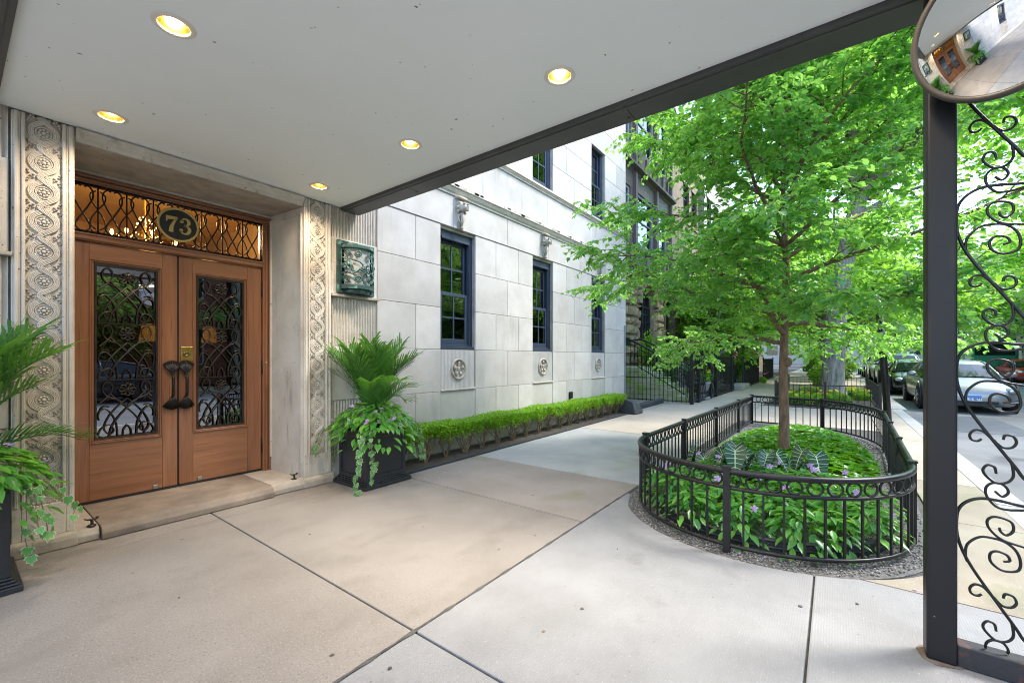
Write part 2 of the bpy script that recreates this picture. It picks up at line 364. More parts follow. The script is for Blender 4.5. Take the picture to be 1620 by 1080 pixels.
M['lilac'] = leafmat('lilac_petal', (.42,.26,.68), (.62,.42,.78), (.6,.4,.8), .35, .6, .3)
M['yellow'] = leafmat('yellow_petal', (.75,.5,.02), (.8,.62,.04), (.8,.6,.05), .3, .6, .3)
M['pinkf'] = leafmat('pink_petal', (.7,.12,.25), (.8,.25,.3), (.8,.2,.3), .3, .6, .3)
M['can'] = pbr('warm_reflector', (.88,.50,.16), (.78,.42,.12), rough=.25, metal=.9, scale=12)
M['bulb'] = emit('lamp_bulb', (1,.72,.36), 5)
M['trim'] = plain('white_trim', (.72,.69,.6), .5)
M['amber'] = pbr('amber_lobby_wall', (.62,.46,.25), (.52,.37,.19), rough=.7, scale=2)
M['lobby_floor'] = pbr('lobby_floor', (.08,.055,.04), (.05,.035,.025), rough=.3, scale=3)
M['crystal'] = plain('crystal', (.9,.85,.7), .08)
M['shade'] = emit('lamp_shade', (1,.45,.08), 1.5)
M['room'] = pbr('dim_room', (.36,.35,.35), (.30,.29,.29), rough=.9, scale=1)
M['curtain'] = pbr('white_curtain', (.62,.64,.62), (.5,.52,.5), rough=.9, scale=6, stretch=(14,14,.6))
M['brick'] = pbr('red_brick_wall', (.24,.09,.062), (.14,.055,.042), rough=.9, scale=5, bump=.5, bscale=14)
M['sand'] = pbr('rough_sandstone', (.40,.31,.19), (.26,.195,.12), rough=.9, scale=4, bump=.9, bscale=9, bdist=.03, objvar=.16)
M['timber'] = pbr('brown_timber', (.16,.12,.125), (.11,.082,.09), rough=.6, scale=4, stretch=(4,4,.6))
M['brownstone'] = pbr('brownstone', (.26,.18,.135), (.18,.125,.095), rough=.9, scale=3, bump=.6, bscale=20, bdist=.01)
M['greystone'] = pbr('greystone', (.40,.37,.33), (.3,.275,.245), rough=.9, scale=3, bump=.6, bscale=20, bdist=.01)
M['sashgrey'] = plain('pale_grey_sash', (.30,.32,.40), .5)
M['mossstone'] = pbr('mossy_step_stone', (.45,.43,.35), (.28,.32,.14), rough=.9, scale=2.4, bump=.6, bscale=30, bdist=.008, spots=((.24,.38,.05), 3, .48, .64))
M['urn'] = pbr('grey_urn_stone', (.34,.34,.34), (.22,.22,.22), rough=.85, scale=9, bump=.4, bscale=60)
M['silver'] = pbr('silver_car_paint', (.30,.30,.305), (.28,.28,.285), rough=.36, metal=.55, scale=2, coat=.6, rvar=.02)
M['dark_paint'] = pbr('charcoal_car_paint', (.03,.034,.045), (.028,.03,.04), rough=.25, metal=.5, scale=2, coat=.8, rvar=.02)
M['white_paint'] = pbr('white_car_paint', (.68,.69,.71), (.64,.65,.67), rough=.3, scale=2, coat=.6, rvar=.02)
M['blue_paint'] = pbr('blue_car_paint', (.10,.15,.24), (.09,.13,.21), rough=.26, metal=.4, scale=2, coat=.7, rvar=.02)
M['red_paint'] = pbr('red_car_paint', (.6,.03,.03), (.5,.025,.025), rough=.3, scale=2, coat=.6, rvar=.02)
M['green_paint'] = pbr('green_truck_paint', (.02,.30,.19), (.02,.23,.15), rough=.35, scale=1.5, spots=((.45,.55,.48), 3, .66, .76))
M['orange'] = pbr('orange_plastic', (.85,.16,.02), (.75,.12,.015), rough=.5, scale=4)
M['carglass'] = pbr('tinted_car_glass', (.018,.03,.03), (.018,.028,.03), rough=.05, spec=.35, scale=1, rvar=.02)
M['lampglass'] = plain('headlight_lens', (.75,.8,.85), .08, .3, 1)
M['tyre'] = plain('tyre', (.018,.018,.019), .8)
M['alloy'] = plain('alloy_rim', (.4,.4,.42), .3, .9)
M['plate'] = plain('plate_blue', (.10,.28,.66), .5)
M['platew'] = plain('plate_white', (.78,.8,.85), .5)
M['ink'] = plain('plate_ink', (.03,.05,.25), .5)
M['signred'] = plain('sign_red', (.62,.025,.04), .45)
M['signwhite'] = plain('sign_white', (.82,.82,.82), .45)
M['black_stone'] = pbr('black_painted_stone', (.030,.031,.036), (.05,.05,.055), rough=.6, scale=5, bump=.5, bscale=18, bdist=.012)
M['letter'] = plain('white_letter', (.75,.72,.64), .6)
# ------------------------------------------------------------------ ground, street, sidewalk
g = MB(); g.box(-60, 260, -60, -1.42, -.5, -.125); tag(g.build('street', M['asphalt']), kind='structure')
g = MB(); g.box(-60, 260, -1.42, 60, -.5, -.016); sw = tag(g.build('sidewalk', M['joint']), kind='structure')
BC, BA, BB = (4.25, .5), 1.06, 1.13         # rounded front of the fenced bed
def bed_x(y): return BC[0] - BA*math.sqrt(max(0, 1-((y-BC[1])/BB)**2))
def arc(y0, y1, n=14): return [(bed_x(y0+(y1-y0)*i/n), y0+(y1-y0)*i/n) for i in range(n+1)]
J = .005
def slab(x0, x1, y0, y1, m, dz=0.0):
    b = MB(); b.box(x0+J, x1-J, y0+J, y1-J, -.11, dz); return b.build('slab', M[m], sw, bevel=.006, seg=2)
def slabp(poly, m, dz=0.0):
    b = MB(); b.prism(poly, 'z', -.11, dz); return b.build('slab', M[m], sw, bevel=.006, seg=2)
xs = [-5.2, -2.4, -.35, 1.40, 3.17, 4.45]
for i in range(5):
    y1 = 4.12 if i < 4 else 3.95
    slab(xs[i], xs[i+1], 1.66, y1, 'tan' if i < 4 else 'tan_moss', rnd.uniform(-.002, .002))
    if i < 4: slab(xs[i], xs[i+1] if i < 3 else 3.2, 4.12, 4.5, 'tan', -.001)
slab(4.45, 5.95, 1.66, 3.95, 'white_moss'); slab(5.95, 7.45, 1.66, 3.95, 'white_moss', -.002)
x = 7.45
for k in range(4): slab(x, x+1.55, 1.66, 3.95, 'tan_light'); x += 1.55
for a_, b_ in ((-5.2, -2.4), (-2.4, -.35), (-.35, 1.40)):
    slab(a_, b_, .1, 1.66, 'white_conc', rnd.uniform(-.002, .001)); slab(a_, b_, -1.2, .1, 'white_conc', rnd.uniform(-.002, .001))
slabp([(1.40+J, .1+J)] + arc(.1+J, 1.62) + [(bed_x(1.62), 1.66-J), (1.40+J, 1.66-J)], 'white_conc', .001)
yq = BC[1] - BB*math.sqrt(1-((BC[0]-3.37)/BA)**2)
slabp([(1.40+J, -1.2), (3.37-J, -1.2), (3.37-J, yq)] + arc(yq+.01, .1-J, 6) + [(1.40+J, .1-J)], 'white_conc', 0)
slabp([(3.37+J, -1.2), (5.0, -1.2), (5.0, -.66)] + [(4.25, -.63)] + arc(-.625, yq-.01, 8)[0:] + [(3.37+J, yq-.02)], 'moss', -.001)
x = 5.0
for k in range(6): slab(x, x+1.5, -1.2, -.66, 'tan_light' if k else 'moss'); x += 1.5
slab(10.35, 12.2, -.66, 1.66, 'tan_light'); slab(12.2, 14.0, -.66, 1.66, 'tan_light')
for k in range(10):
    x = 13.65 + 1.6*k; slab(x, x+1.6, 1.66, 3.3, 'tan_light', rnd.uniform(-.002, .002))
for k in range(4): slab(20.4+1.6*k, 22.0+1.6*k, -1.2, 1.66, 'tan_light')
b = MB(); b.box(26.9, 90, -1.2, 1.66, -.11, 0); b.build('paving', M['tan_light'], sw)
b = MB(); b.box(29.7, 90, 1.67, 3.3, -.11, 0); b.build('paving', M['tan_light'], sw)
b = MB(); b.box(10.95, 13.6, 3.96, 6.0, -.11, 0); b.build('paving', M['tan_light'], sw)
b = MB(); b.box(13.0, 90, 3.31, 6.2, -.11, -.004); tag(b.build('front_garden', M['soil']), kind='structure')
# dark sealant in the long joint, chewing gum spots
for (xa, xb, yy) in ((-5, -.4, 1.66), (-.3, 4.05, 1.66)):
    b = MB(); n = int((xb-xa)/.03); rows = []
    for i in range(n+1):
        x = xa+(xb-xa)*i/n; w = .004+.010*abs(math.sin(i*.37)+.6*math.sin(i*1.13+1)+rnd.uniform(-.3,.3))/1.6; rows += [(x, yy-w-.002, .0032), (x, yy+w*.7, .0032)]
    b.add(rows, [(2*i, 2*i+2, 2*i+3, 2*i+1) for i in range(n)]); b.build('joint_sealant', M['joint'], sw)
b = MB()
for k in range(22):
    x, y, r_ = rnd.uniform(-.6,4.4), rnd.uniform(-.9,4.0), rnd.uniform(.004,.014)
    if ((x-BC[0])/BA)**2+((y-BC[1])/BB)**2 < 1.1: continue
    b.prism([(x+r_*math.cos(a*PI/4)*rnd.uniform(.8,1.3), y+r_*math.sin(a*PI/4)*rnd.uniform(.7,1.1)) for a in range(8)], 'z', .0015, .0045)
tag(b.build('gum_spot', M['joint'], sw), kind='stuff')
# kerb: flush at the drive, a step beyond
kb = empty('kerb', (0,0,0), kind='structure')
x = -5.2
while x < 13.4:
    b = MB(); b.box(x+.004, x+1.85-.004, -1.42, -1.2-J, -.2, -.012 if x < 5.5 else -.006); b.build('kerb_stone', M['kerb'], kb, bevel=.008); x += 1.85
while x < 70:
    b = MB(); b.box(x+.004, x+2.4-.004, -1.52, -1.2-J, -.2, .012); b.build('kerb_stone', M['kerb'], kb, bevel=.015); x += 2.4
b = MB(); b.box(14.0, 20.4, -1.2, -1.0, -.11, 0); b.build('kerb_walk', M['tan_light'], kb)
# street patches and far kerb
b = MB(); b.box(12.2, 15.5, -3.1, -1.9, -.124, -.1205); b.build('asphalt_patch', pbr('asphalt_patch', (.13,.135,.15), (.10,.105,.12), rough=.9, scale=3, bump=.4, bscale=160), None)
tag(bpy.data.objects['asphalt_patch'], kind='structure')
b = MB(); b.box(-60, 200, -13.5, -10.6, -.5, .0); tag(b.build('far_pavement', M['tan_light']), kind='structure')

# ------------------------------------------------------------------ limestone apartment building
Y0 = 4.43
BD = empty('apartment_building', (5.4, Y0, 0), 'pale limestone apartment building with wooden entrance doors and navy sash windows', 'building')
WIN = [(4.21, 4.94), (6.515, 7.225), (8.90, 9.625)]
LW = (-3.3, -2.57)
def block(x0, x1, z0, z1, m='stone', y=Y0, dep=.2, g_=.0022):
    b = MB(); b.box(x0+g_, x1-g_, y, y+dep, z0+g_, z1-g_); b.build('limestone_block', M[m], BD, bevel=.004, seg=1)
def backing(x0, x1, y0, y1, z0, z1, m='joint'):
    b = MB(); b.box(x0, x1, y0, y1, z0, z1); b.build('wall', M[m], BD)
# wall behind the blocks with openings for windows
def solid(x0, x1, wins, z0, z1, wz0, wz1, m='stone_dirty'):
    y0, y1 = Y0+.03, Y0+.32
    b = MB(); c = x0
    for a_, e in wins: b.box(c, a_-.001, y0, y1, z0, z1); b.box(a_-.001, e+.001, y0, y1, z0, wz0); b.box(a_-.001, e+.001, y0, y1, wz1, z1); c = e+.001
    b.box(c, x1, y0, y1, z0, z1); b.build('wall', M[m], BD)
solid(2.54, 10.895, WIN, 0, 3.7, 1.47, 3.2)
solid(2.54, 10.895, WIN, 3.7, 7.9, 4.6, 6.35)
solid(-8, .27, [LW], 0, 3.7, 1.47, 3.2)
backing(-8, 2.54, Y0+.03, Y0+.32, 3.705, 7.9, 'stone_dirty')
backing(.27, 2.54, Y0+.03, Y0+.32, 3.02, 3.704, 'stone_dirty')
b = MB(); b.box(-8, 10.9, Y0+.002, 14, 7.9, 13.5); b.box(10.60, 10.899, Y0+.33, 14, 0, 7.899); b.build('upper_storeys', M['stone'], BD)
CZ = [.02, .285, .875, 1.47, 2.06, 2.65, 3.24]
def course_joints(x0, x1, j):
    L_ = x1-x0
    if L_ < .9: return [x0, x1]
    if L_ < 1.25: return [x0, x0+.60, x1] if j % 2 else [x0, x1]
    fr = [.32, .72] if j % 2 else [.52]
    return [x0] + [x0+f*L_ for f in fr] + [x1]
def wall_blocks(x0, x1, wins):
    for j in range(6):
        z0, z1 = CZ[j], CZ[j+1]
        if j >= 1:
            c = x0; spans = []
            for a_, e in wins: spans.append((c, a_)); c = e
            spans.append((c, x1))
        else: spans = [(x0, x1)]
        for a_, e in spans:
            q = course_joints(a_, e, j) if j else [a_+(e-a_)*i/6 for i in range(7)]
            for i in range(len(q)-1): block(q[i], q[i+1], z0, z1, 'stone' if j > 0 else 'stone_warm')
    n = max(2, int((x1-x0)/1.25)); q = [x0+(x1-x0)*i/n for i in range(n+1)]
    for i in range(n): block(q[i], q[i+1], 3.24, 3.70, y=Y0-.012)
    n = max(2, int((x1-x0)/1.55)); q = [x0+(x1-x0)*i/n for i in range(n+1)]
    for i in range(n): block(q[i], q[i+1], 3.885, 4.48)
wall_blocks(3.16, 10.9, WIN); wall_blocks(-8, -.34, [LW])
for j in range(6):
    z0 = 4.6+.55*j; z1 = z0+.55
    c = 2.0; spans = []
    if z1 < 6.5 and z0 >= 4.6 and j < 3:
        for a_, e in WIN: spans.append((c, a_)); c = e
    spans.append((c, 10.9))
    for a_, e in spans:
        q = course_joints(a_, e, j)
        if e-a_ > 4: q = [a_+(e-a_)*i/8 for i in range(9)]
        for i in range(len(q)-1): block(q[i], q[i+1], z0, z1)
for a_, e in WIN: block(a_, e, 6.35, 6.355+.0, 'stone') if False else None
# string courses
def moulding(x0, x1, prof, name='cornice', m='stone_warm', ends=True):
    b = MB(); b.prism([(Y0-p, z) for p, z in prof] + [(Y0+.15, prof[-1][1]), (Y0+.15, prof[0][1])], 'x', x0, x1); b.build(name, M[m], BD)
low = [(.0,3.703),(.03,3.703),(.03,3.73),(.055,3.745),(.075,3.775),(.075,3.795),(.10,3.80),(.10,3.84),(.085,3.845),(.02,3.882)]
up = [(.0,4.482),(.02,4.482),(.02,4.505),(.045,4.52),(.045,4.535),(.07,4.54),(.07,4.572),(.055,4.575),(.005,4.598)]
for x0, x1 in ((-8, -3.2), (-3.197, .8), (.803, 4.2), (4.203, 7.6), (7.603, 10.93)): moulding(x0, x1, low)
for x0, x1 in ((2.0, 5.6), (5.603, 9.2), (9.203, 10.92)): moulding(x0, x1, up)
b = MB()
for i in range(80):
    x = 3.4+7.4*rnd.random(); w = .02+.1*rnd.random(); b.box(x, x+w, Y0-.1005, Y0-.098, 3.80+.02*rnd.random(), 3.842)
tag(b.build('weathering_crust', M['carve_back'], BD), kind='stuff')

def window(x0, x1, z0, z1, y=Y0, parent=BD, paint='navy', rows=(2,2), curtain=True, rec=.10):
    """double hung window, two by two panes in each sash"""
    P = M[paint]; w = empty('window', ((x0+x1)/2, y+rec, z0), parent=parent); yf = y+rec
    b = MB(); t = .055
    b.box(x0, x0+t, yf-.03, yf+.09, z0, z1); b.box(x1-t, x1, yf-.03, yf+.09, z0, z1)
    b.box(x0+t, x1-t, yf-.03, yf+.09, z1-.09, z1); b.box(x0+t, x1-t, yf-.02, yf+.10, z0+.045, z0+.075)
    b.box(x0+t, x0+t+.02, yf-.012, yf+.03, z0+.075, z1-.09); b.box(x1-t-.02, x1-t, yf-.012, yf+.03, z0+.075, z1-.09)
    b.box(x0+t+.02, x1-t-.02, yf-.045, yf+.03, z1-.125, z1-.09)
    b.build('frame', P, w, bevel=.004, seg=1)
    b = MB(); b.box(x0+.002, x1-.002, yf-.07, yf+.09, z0+.002, z0+.045); b.build('sill', P, w, bevel=.006)
    a, e = x0+t+.02, x1-t-.02; zm = z0+(z1-z0)*.47
    for k, (s0, s1, yy) in enumerate(((zm-.02, z1-.125, yf+.045), (z0+.075, zm+.03, yf+.005))):
        b = MB(); q = .05
        b.box(a, a+q, yy, yy+.035, s0, s1); b.box(e-q, e, yy, yy+.035, s0, s1)
        b.box(a+q, e-q, yy, yy+.035, s0, s0+(.05 if k == 0 else .085)); b.box(a+q, e-q, yy, yy+.035, s1-.05, s1)
        b.build('sash', P, w, bevel=.004, seg=1)
        p0, p1 = s0+(.05 if k == 0 else .085), s1-.05
        b = MB(); xm = (a+e)/2; zc = (p0+p1)/2
        b.box(xm-.012, xm+.012, yy+.005, yy+.03, p0, p1); b.box(a+q, xm-.012, yy+.005, yy+.03, zc-.012, zc+.012); b.box(xm+.012, e-q, yy+.005, yy+.03, zc-.012, zc+.012)
        b.build('muntin', P, w)
        for ax, ex in ((a+q, xm-.012), (xm+.012, e-q)):
            for az, ez in ((p0, zc-.012), (zc+.012, p1)):
                b = MB(); b.box(ax+.001, ex-.001, yy+.014, yy+.019, az+.001, ez-.001); b.build('pane', M['glass'], w)
    if curtain:
        for cx0, cx1 in ((x1-.26, x1-.07), (x0+.05, x0+.13)):
            pts = [(cx0+(cx1-cx0)*i/16, yf+.17+.02*math.sin(i*1.9)) for i in range(17)]
            b = MB(); b.prism(pts + [(p, q+.008) for p, q in pts[::-1]], 'z', z0+.1, z1-.02); b.build('curtain', M['curtain'], w, smooth=False)
    return w
for a_, e in WIN: window(a_, e, 1.47, 3.2); window(a_, e, 4.602, 6.35)
window(LW[0], LW[1], 1.47, 3.2)
for a_, e in WIN:
    # carved panel under the window, lion corbel above it
    b = MB(); n = 26; pts = [(a_+.004, Y0+.12)]
    for i in range(n):
        xa = a_+.006+(e-a_-.012)*i/n; xb = a_+.006+(e-a_-.012)*(i+1)/n; w = xb-xa
        xm = (xa+xb)/2
        for t in range(5): an = PI*t/4; pts.append((xm-math.cos(an)*w*.42, Y0+.022-math.sin(an)*.008))
    pts.append((e-.004, Y0+.12))
    b.prism(pts, 'z', .90, 1.465); b.build('fluted_panel', M['stone'], BD)
    b = MB(); b.box(a_+.003, e-.003, Y0-.014, Y0+.15, .877, .899); b.build('ledge', M['stone_warm'], BD, bevel=.004)
    b = MB(); b.box(a_+.003, e-.003, Y0+.010, Y0+.2, .288, .872); b.build('limestone_block', M['stone'], BD, bevel=.004)
    xc, zc = (a_+e)/2, 1.185
    md = MB(); md.lathe([(.158,Y0+.02),(.158,Y0+.002),(.151,Y0-.012),(.140,Y0-.014),(.132,Y0-.004),(.130,Y0+.010)], 28, (xc,0,zc), axis='y')
    for k in range(5):
        an = PI/2+2*PI*k/5; md.ell((xc+.082*math.cos(an), Y0-.002, zc+.082*math.sin(an)), (.026,.016,.03), 8, 5)
    md.ell((xc, Y0+.002, zc), (.03,.018,.05), 8, 6); md.ell((xc, Y0+.002, zc+.06), (.02,.018,.024), 8, 6)
    md.tube([(xc-.02,Y0+.004,zc-.03),(xc-.03,Y0+.002,zc-.09)], .011, 6); md.tube([(xc+.02,Y0+.004,zc-.03),(xc+.03,Y0+.002,zc-.09)], .011, 6)
    md.tube(cr([(xc-.02,Y0+.004,zc+.03),(xc-.06,Y0,zc+.01),(xc-.075,Y0,zc-.04)],4), .009, 6); md.tube(cr([(xc+.02,Y0+.004,zc+.03),(xc+.06,Y0,zc+.01),(xc+.075,Y0,zc-.04)],4), .009, 6)
    md.build('carved_medallion', M['carve_back'], BD, smooth=True)
    lc = MB(); y = Y0-.03; z = 3.56
    lc.prism([(xc-.055,3.695),(xc+.055,3.695),(xc+.05,3.40),(xc+.03,3.27),(xc-.03,3.27),(xc-.05,3.40)], 'y', Y0-.03, Y0+.02)
    lc.ell((xc,y-.035,z), (.062,.06,.066), 12, 8); lc.ell((xc,y-.09,z-.022), (.034,.035,.028), 10, 6); lc.ell((xc,y-.10,z-.05), (.026,.026,.016), 8, 5)
    lc.ell((xc,y-.115,z-.006), (.014,.014,.010), 8, 5)
    for s in (-1, 1):
        lc.ell((xc+s*.03,y-.08,z+.018), (.012,.014,.009), 8, 5); lc.ell((xc+s*.052,y-.03,z+.055), (.016,.016,.02), 8, 5)
        lc.ell((xc+s*.028,y-.085,z+.036), (.02,.016,.008), 8, 5)
        for k in range(5): an = -.6+k*.65; lc.ell((xc+s*.066*math.cos(an),y-.015,z+.075*math.sin(an)-.01), (.02,.025,.024), 7, 5)
        lc.tube(cr([(xc+s*.012,y-.012,z-.08),(xc+s*.045,y-.01,z-.13),(xc+s*.035,y-.01,z-.19),(xc+s*.008,y-.01,z-.2)],5), .010, 6)
    lc.tube([(xc,y-.02,z-.07),(xc,y-.025,z-.16),(xc,y-.01,z-.26)], [.026,.022,.008], 8); lc.ell((xc,y-.02,z-.275), (.02,.02,.018), 8, 5)
    lc.box(xc-.075, xc+.075, Y0-.07, Y0+.02, 3.675, 3.702)
    for q_ in range(len(lc.v)): vx, vy, vz = lc.v[q_]; lc.v[q_] = (xc+(vx-xc)*1.25, Y0+(vy-Y0)*1.25 if vy < Y0 else vy, 3.695+(vz-3.695)*1.08)
    lc.build('lion_corbel', M['carve_back'], BD, smooth=True)
# rooms behind the windows
b = MB(); b.box(3.3,10.6,8.0,8.05,.1,7.5); b.box(3.3,10.6,4.9,8.0,.05,.1); b.box(3.3,10.6,4.9,8.0,3.5,3.6); b.box(3.3,10.6,4.9,8.0,7.4,7.5); b.box(3.25,3.3,4.9,8.0,.1,7.5); b.box(5.7,5.75,4.9,7.9,.1,7.4); b.box(8.0,8.05,4.9,7.9,.1,7.4)
b.build('interior_wall', M['room'], BD)
b = MB(); b.box(10.78, 10.86, Y0-.012, Y0-.002, .25, 2.2); b.build('corner_flashing', plain('grey_flashing', (.22,.24,.26), .5, .3), BD, bevel=.003)

# fluted bays that carry the wall lanterns, either side of the door
def flutes(x0, x1, z0, z1):
    n = 17; pts = [(x0+.003, Y0+.15)]
    for i in range(n):
        xa = x0+.003+(x1-x0-.006)*i/n; w = (x1-x0-.006)/n; xm = xa+w/2
        pts.append((xa+.001, Y0+.006))
        for t in range(6): an = PI*t/5; pts.append((xm-math.cos(an)*w*.40, Y0+.008+math.sin(an)*.016))
    pts += [(x1-.004, Y0+.006), (x1-.003, Y0+.15)]
    b = MB(); b.prism(pts, 'z', z0+.002, z1-.002); b.build('fluted_panel', M['stone_warm'], BD)
for x0, x1 in ((2.555, 3.157), (-.337, .262)):
    for z0, z1 in ((2.69, 3.235), (1.48, 2.03), (.288, .875)): flutes(x0, x1, z0, z1)
    block(x0, x1, 2.06, 2.69, 'stone_warm', y=Y0-.004); block(x0, x1, .875, 1.48, 'stone_warm'); block(x0, x1, .02, .285, 'stone_warm')
    block(x0, x1, 3.24, 3.7, y=Y0-.012)
    b = MB(); b.box(x0+.002, x1+.01, Y0-.045, Y0+.1, 2.032, 2.058); b.build('ledge', M['stone_dirty'], BD, bevel=.004)

# door surround: pilasters carved with a guilloche of roundels
def guilloche():
    b = MB(); p = .207
    Rb, rs_ = .062, .019; th = math.acos((Rb+rs_)/(p/2))
    for s in (-1, 1):
        for q in range(4):
            off = -.0115+.0078*q; R_, r_ = Rb+off, rs_-off; pts = []
            for i in range(5): a = PI/2+(PI/2-th)*i/4; pts.append((-r_*math.sin(a), -p/2-r_*math.cos(a)))
            pts = [(x, z) for x, z in pts]
            for i in range(13): a = PI-th-(PI-2*th)*i/12; pts.append((R_*math.sin(a), R_*math.cos(a)))
            for i in range(5): a = PI-th-(PI/2-th)*i/4; pts.append((-r_*math.sin(a), p/2+r_*math.cos(a)))
            b.tube([(s*x, -.006-(.004 if s > 0 else 0), z) for x, z in pts], .0044, 5)
    b.tube([(.040*math.cos(2*PI*i/20), -.004, .041*math.sin(2*PI*i/20)) for i in range(20)], .0045, 5, closed=True)
    for k in range(8):
        an = 2*PI*k/8; b.ell((.022*math.cos(an), -.006, .023*math.sin(an)), (.0085,.009,.0085), 6, 4)
    b.ell((0,-.008,0), (.012,.010,.012), 8, 5)
    for z in (-p/2, p/2):
        b.tube([(.006*math.cos(2*PI*i/10), -.008, z+.007*math.sin(2*PI*i/10)) for i in range(10)], .004, 5, closed=True)
        for s in (-1, 1):
            for dx, dz in ((.062, .0), (.072, .020), (.072, -.020), (.050, .010), (.050, -.010), (.078, .036), (.078, -.036)): b.ell((s*dx, -.003, z+dz), (.0075,.010,.009), 6, 4)
    return b.mesh('guilloche', M['stone_warm'], smooth=True)
GM = guilloche()
def pilaster(xc, w=.30):
    x0, x1 = xc-w/2, xc+w/2; f0, f1 = xc-.088, xc+.088; y = Y0-.02
    b = MB()
    b.box(x0, f0-.018, y, Y0+.2, .1, 3.02); b.box(f1+.018, x1, y, Y0+.2, .1, 3.02)
    b.box(f0-.018, f1+.018, y-.001, Y0+.2, .1, .325)
    b.box(f0-.018, f0, y-.010, Y0+.2, .325, 3.02); b.box(f1, f1+.018, y-.010, Y0+.2, .325, 3.02)
    b.box(x0+.01, x0+.03, y-.012, Y0, .33, 3.02); b.box(x1-.03, x1-.008, y-.012, Y0, .33, 3.02)
    b.build('pilaster', M['stone_warm'], BD, bevel=.004, seg=1)
    b = MB(); b.box(f0+.0005, f1-.0005, y+.020, Y0+.19, .326, 3.019); b.build('carved_field', M['carve_back'], BD)
    for k in range(13):
        z = .325+.11+.207*k
        o = inst('carved_roundel', GM, BD, (xc, y+.019, z))
    b = MB(); b.prism([(Y0-.02,.1),(Y0-.035,.1),(Y0-.062,.085),(Y0-.07,.06),(Y0-.07,.002),(Y0+.1,.002),(Y0+.1,.1)], 'x', x0-.015, x1+.012); b.build('plinth', M['stone_dirty'], BD, bevel=.006)
PXL, PXR = .42, 2.405
pilaster(PXL); pilaster(PXR)
DX0, DX1, DY = .57, 2.255, 5.08
# recess: jambs, soffit, lintel
for s, (xa, xb) in ((1, (DX1, 2.19)), (-1, (DX0, .575))):
    b = MB(); b.prism([(xa, Y0-.005), (xa+s*.25, Y0+.0), (xa+s*.25, 5.25), (xb, 5.25), (xb, DY-.02)], 'z', .1, 2.925); b.build('jamb', M['stone_warm'], BD)
    if s > 0:
        b = MB()
        for t0, t1 in ((.04, .07), (.9, .93)):
            p = [(xa+(xb-xa)*t-.006, Y0+(DY-Y0)*t) for t in (t0, t1)]
            b.bar((p[0][0], p[0][1], .25), (p[0][0], p[0][1], 2.86), .02, .02); 
        b.bar((xa-.008, Y0+.05, 2.86), (xb-.004, DY-.06, 2.86), .02, .02); b.build('panel_moulding', M['stone_warm'], BD)
b = MB(); b.box(DX0-.2, DX1+.25, Y0+.004, 5.25, 2.925, 3.02); b.build('soffit', M['stone_dirty'], BD)
b = MB(); b.prism([(Y0+.003,2.93),(Y0-.012,2.93),(Y0-.012,2.955),(Y0-.03,2.965),(Y0-.03,2.985),(Y0-.05,3.0),(Y0-.05,3.018),(Y0+.003,3.018)], 'x', DX0+.006, DX1-.006); b.build('lintel_moulding', M['stone_warm'], BD)
b = MB(); b.prism([(DY-.02,2.924),(DY-.05,2.924),(DY-.05,2.905),(DY-.03,2.895),(DY-.02,2.88)], 'x', DX0+.01, 2.185); b.build('soffit_moulding', M['stone_warm'], BD)
# threshold stones
for x0, x1, y0 in ((.545, .70, Y0-.06), (.70, 1.93, Y0-.10), (1.93, 2.27, Y0-.06)):
    b = MB(); b.prism([(y0, .004),(y0-.004,.05),(y0+.018,.088),(y0+.06,.1),(5.3,.104),(5.3,.004)], 'x', x0+.003, x1-.003)
    b.build('threshold_stone', M['threshold'] if x0 > .6 and x0 < 1 else M['stone_dirty'], BD, bevel=.006)
# wooden frame
b = MB()
b.box(.545, .600, DY-.035, DY+.09, .104, 2.83); b.build('door_frame', M['wood_v'], BD, bevel=.005); b = MB(); b.box(2.122, 2.195, DY-.035, DY+.09, .104, 2.83)
b.box(2.14, 2.16, DY-.052, DY-.035, .104, 2.83); b.box(2.175, 2.192, DY-.06, DY-.035, .104, 2.84)
b.build('door_frame', M['wood_v'], BD, bevel=.005)
b = MB()
b.box(.545, 2.195, DY-.035, DY+.09, 2.831, 2.895); b.box(.547, 2.193, DY-.052, DY-.035, 2.845, 2.862); b.box(.547, 2.193, DY-.066, DY-.035, 2.872, 2.893)
b.box(.601, 2.121, DY-.03, DY+.09, 2.343, 2.41); b.box(.601, 2.121, DY-.045, DY-.03, 2.352, 2.372); b.box(.601, 2.121, DY-.042, DY-.03, 2.392, 2.408)
b.build('transom_rail', M['wood_h'], BD, bevel=.004)
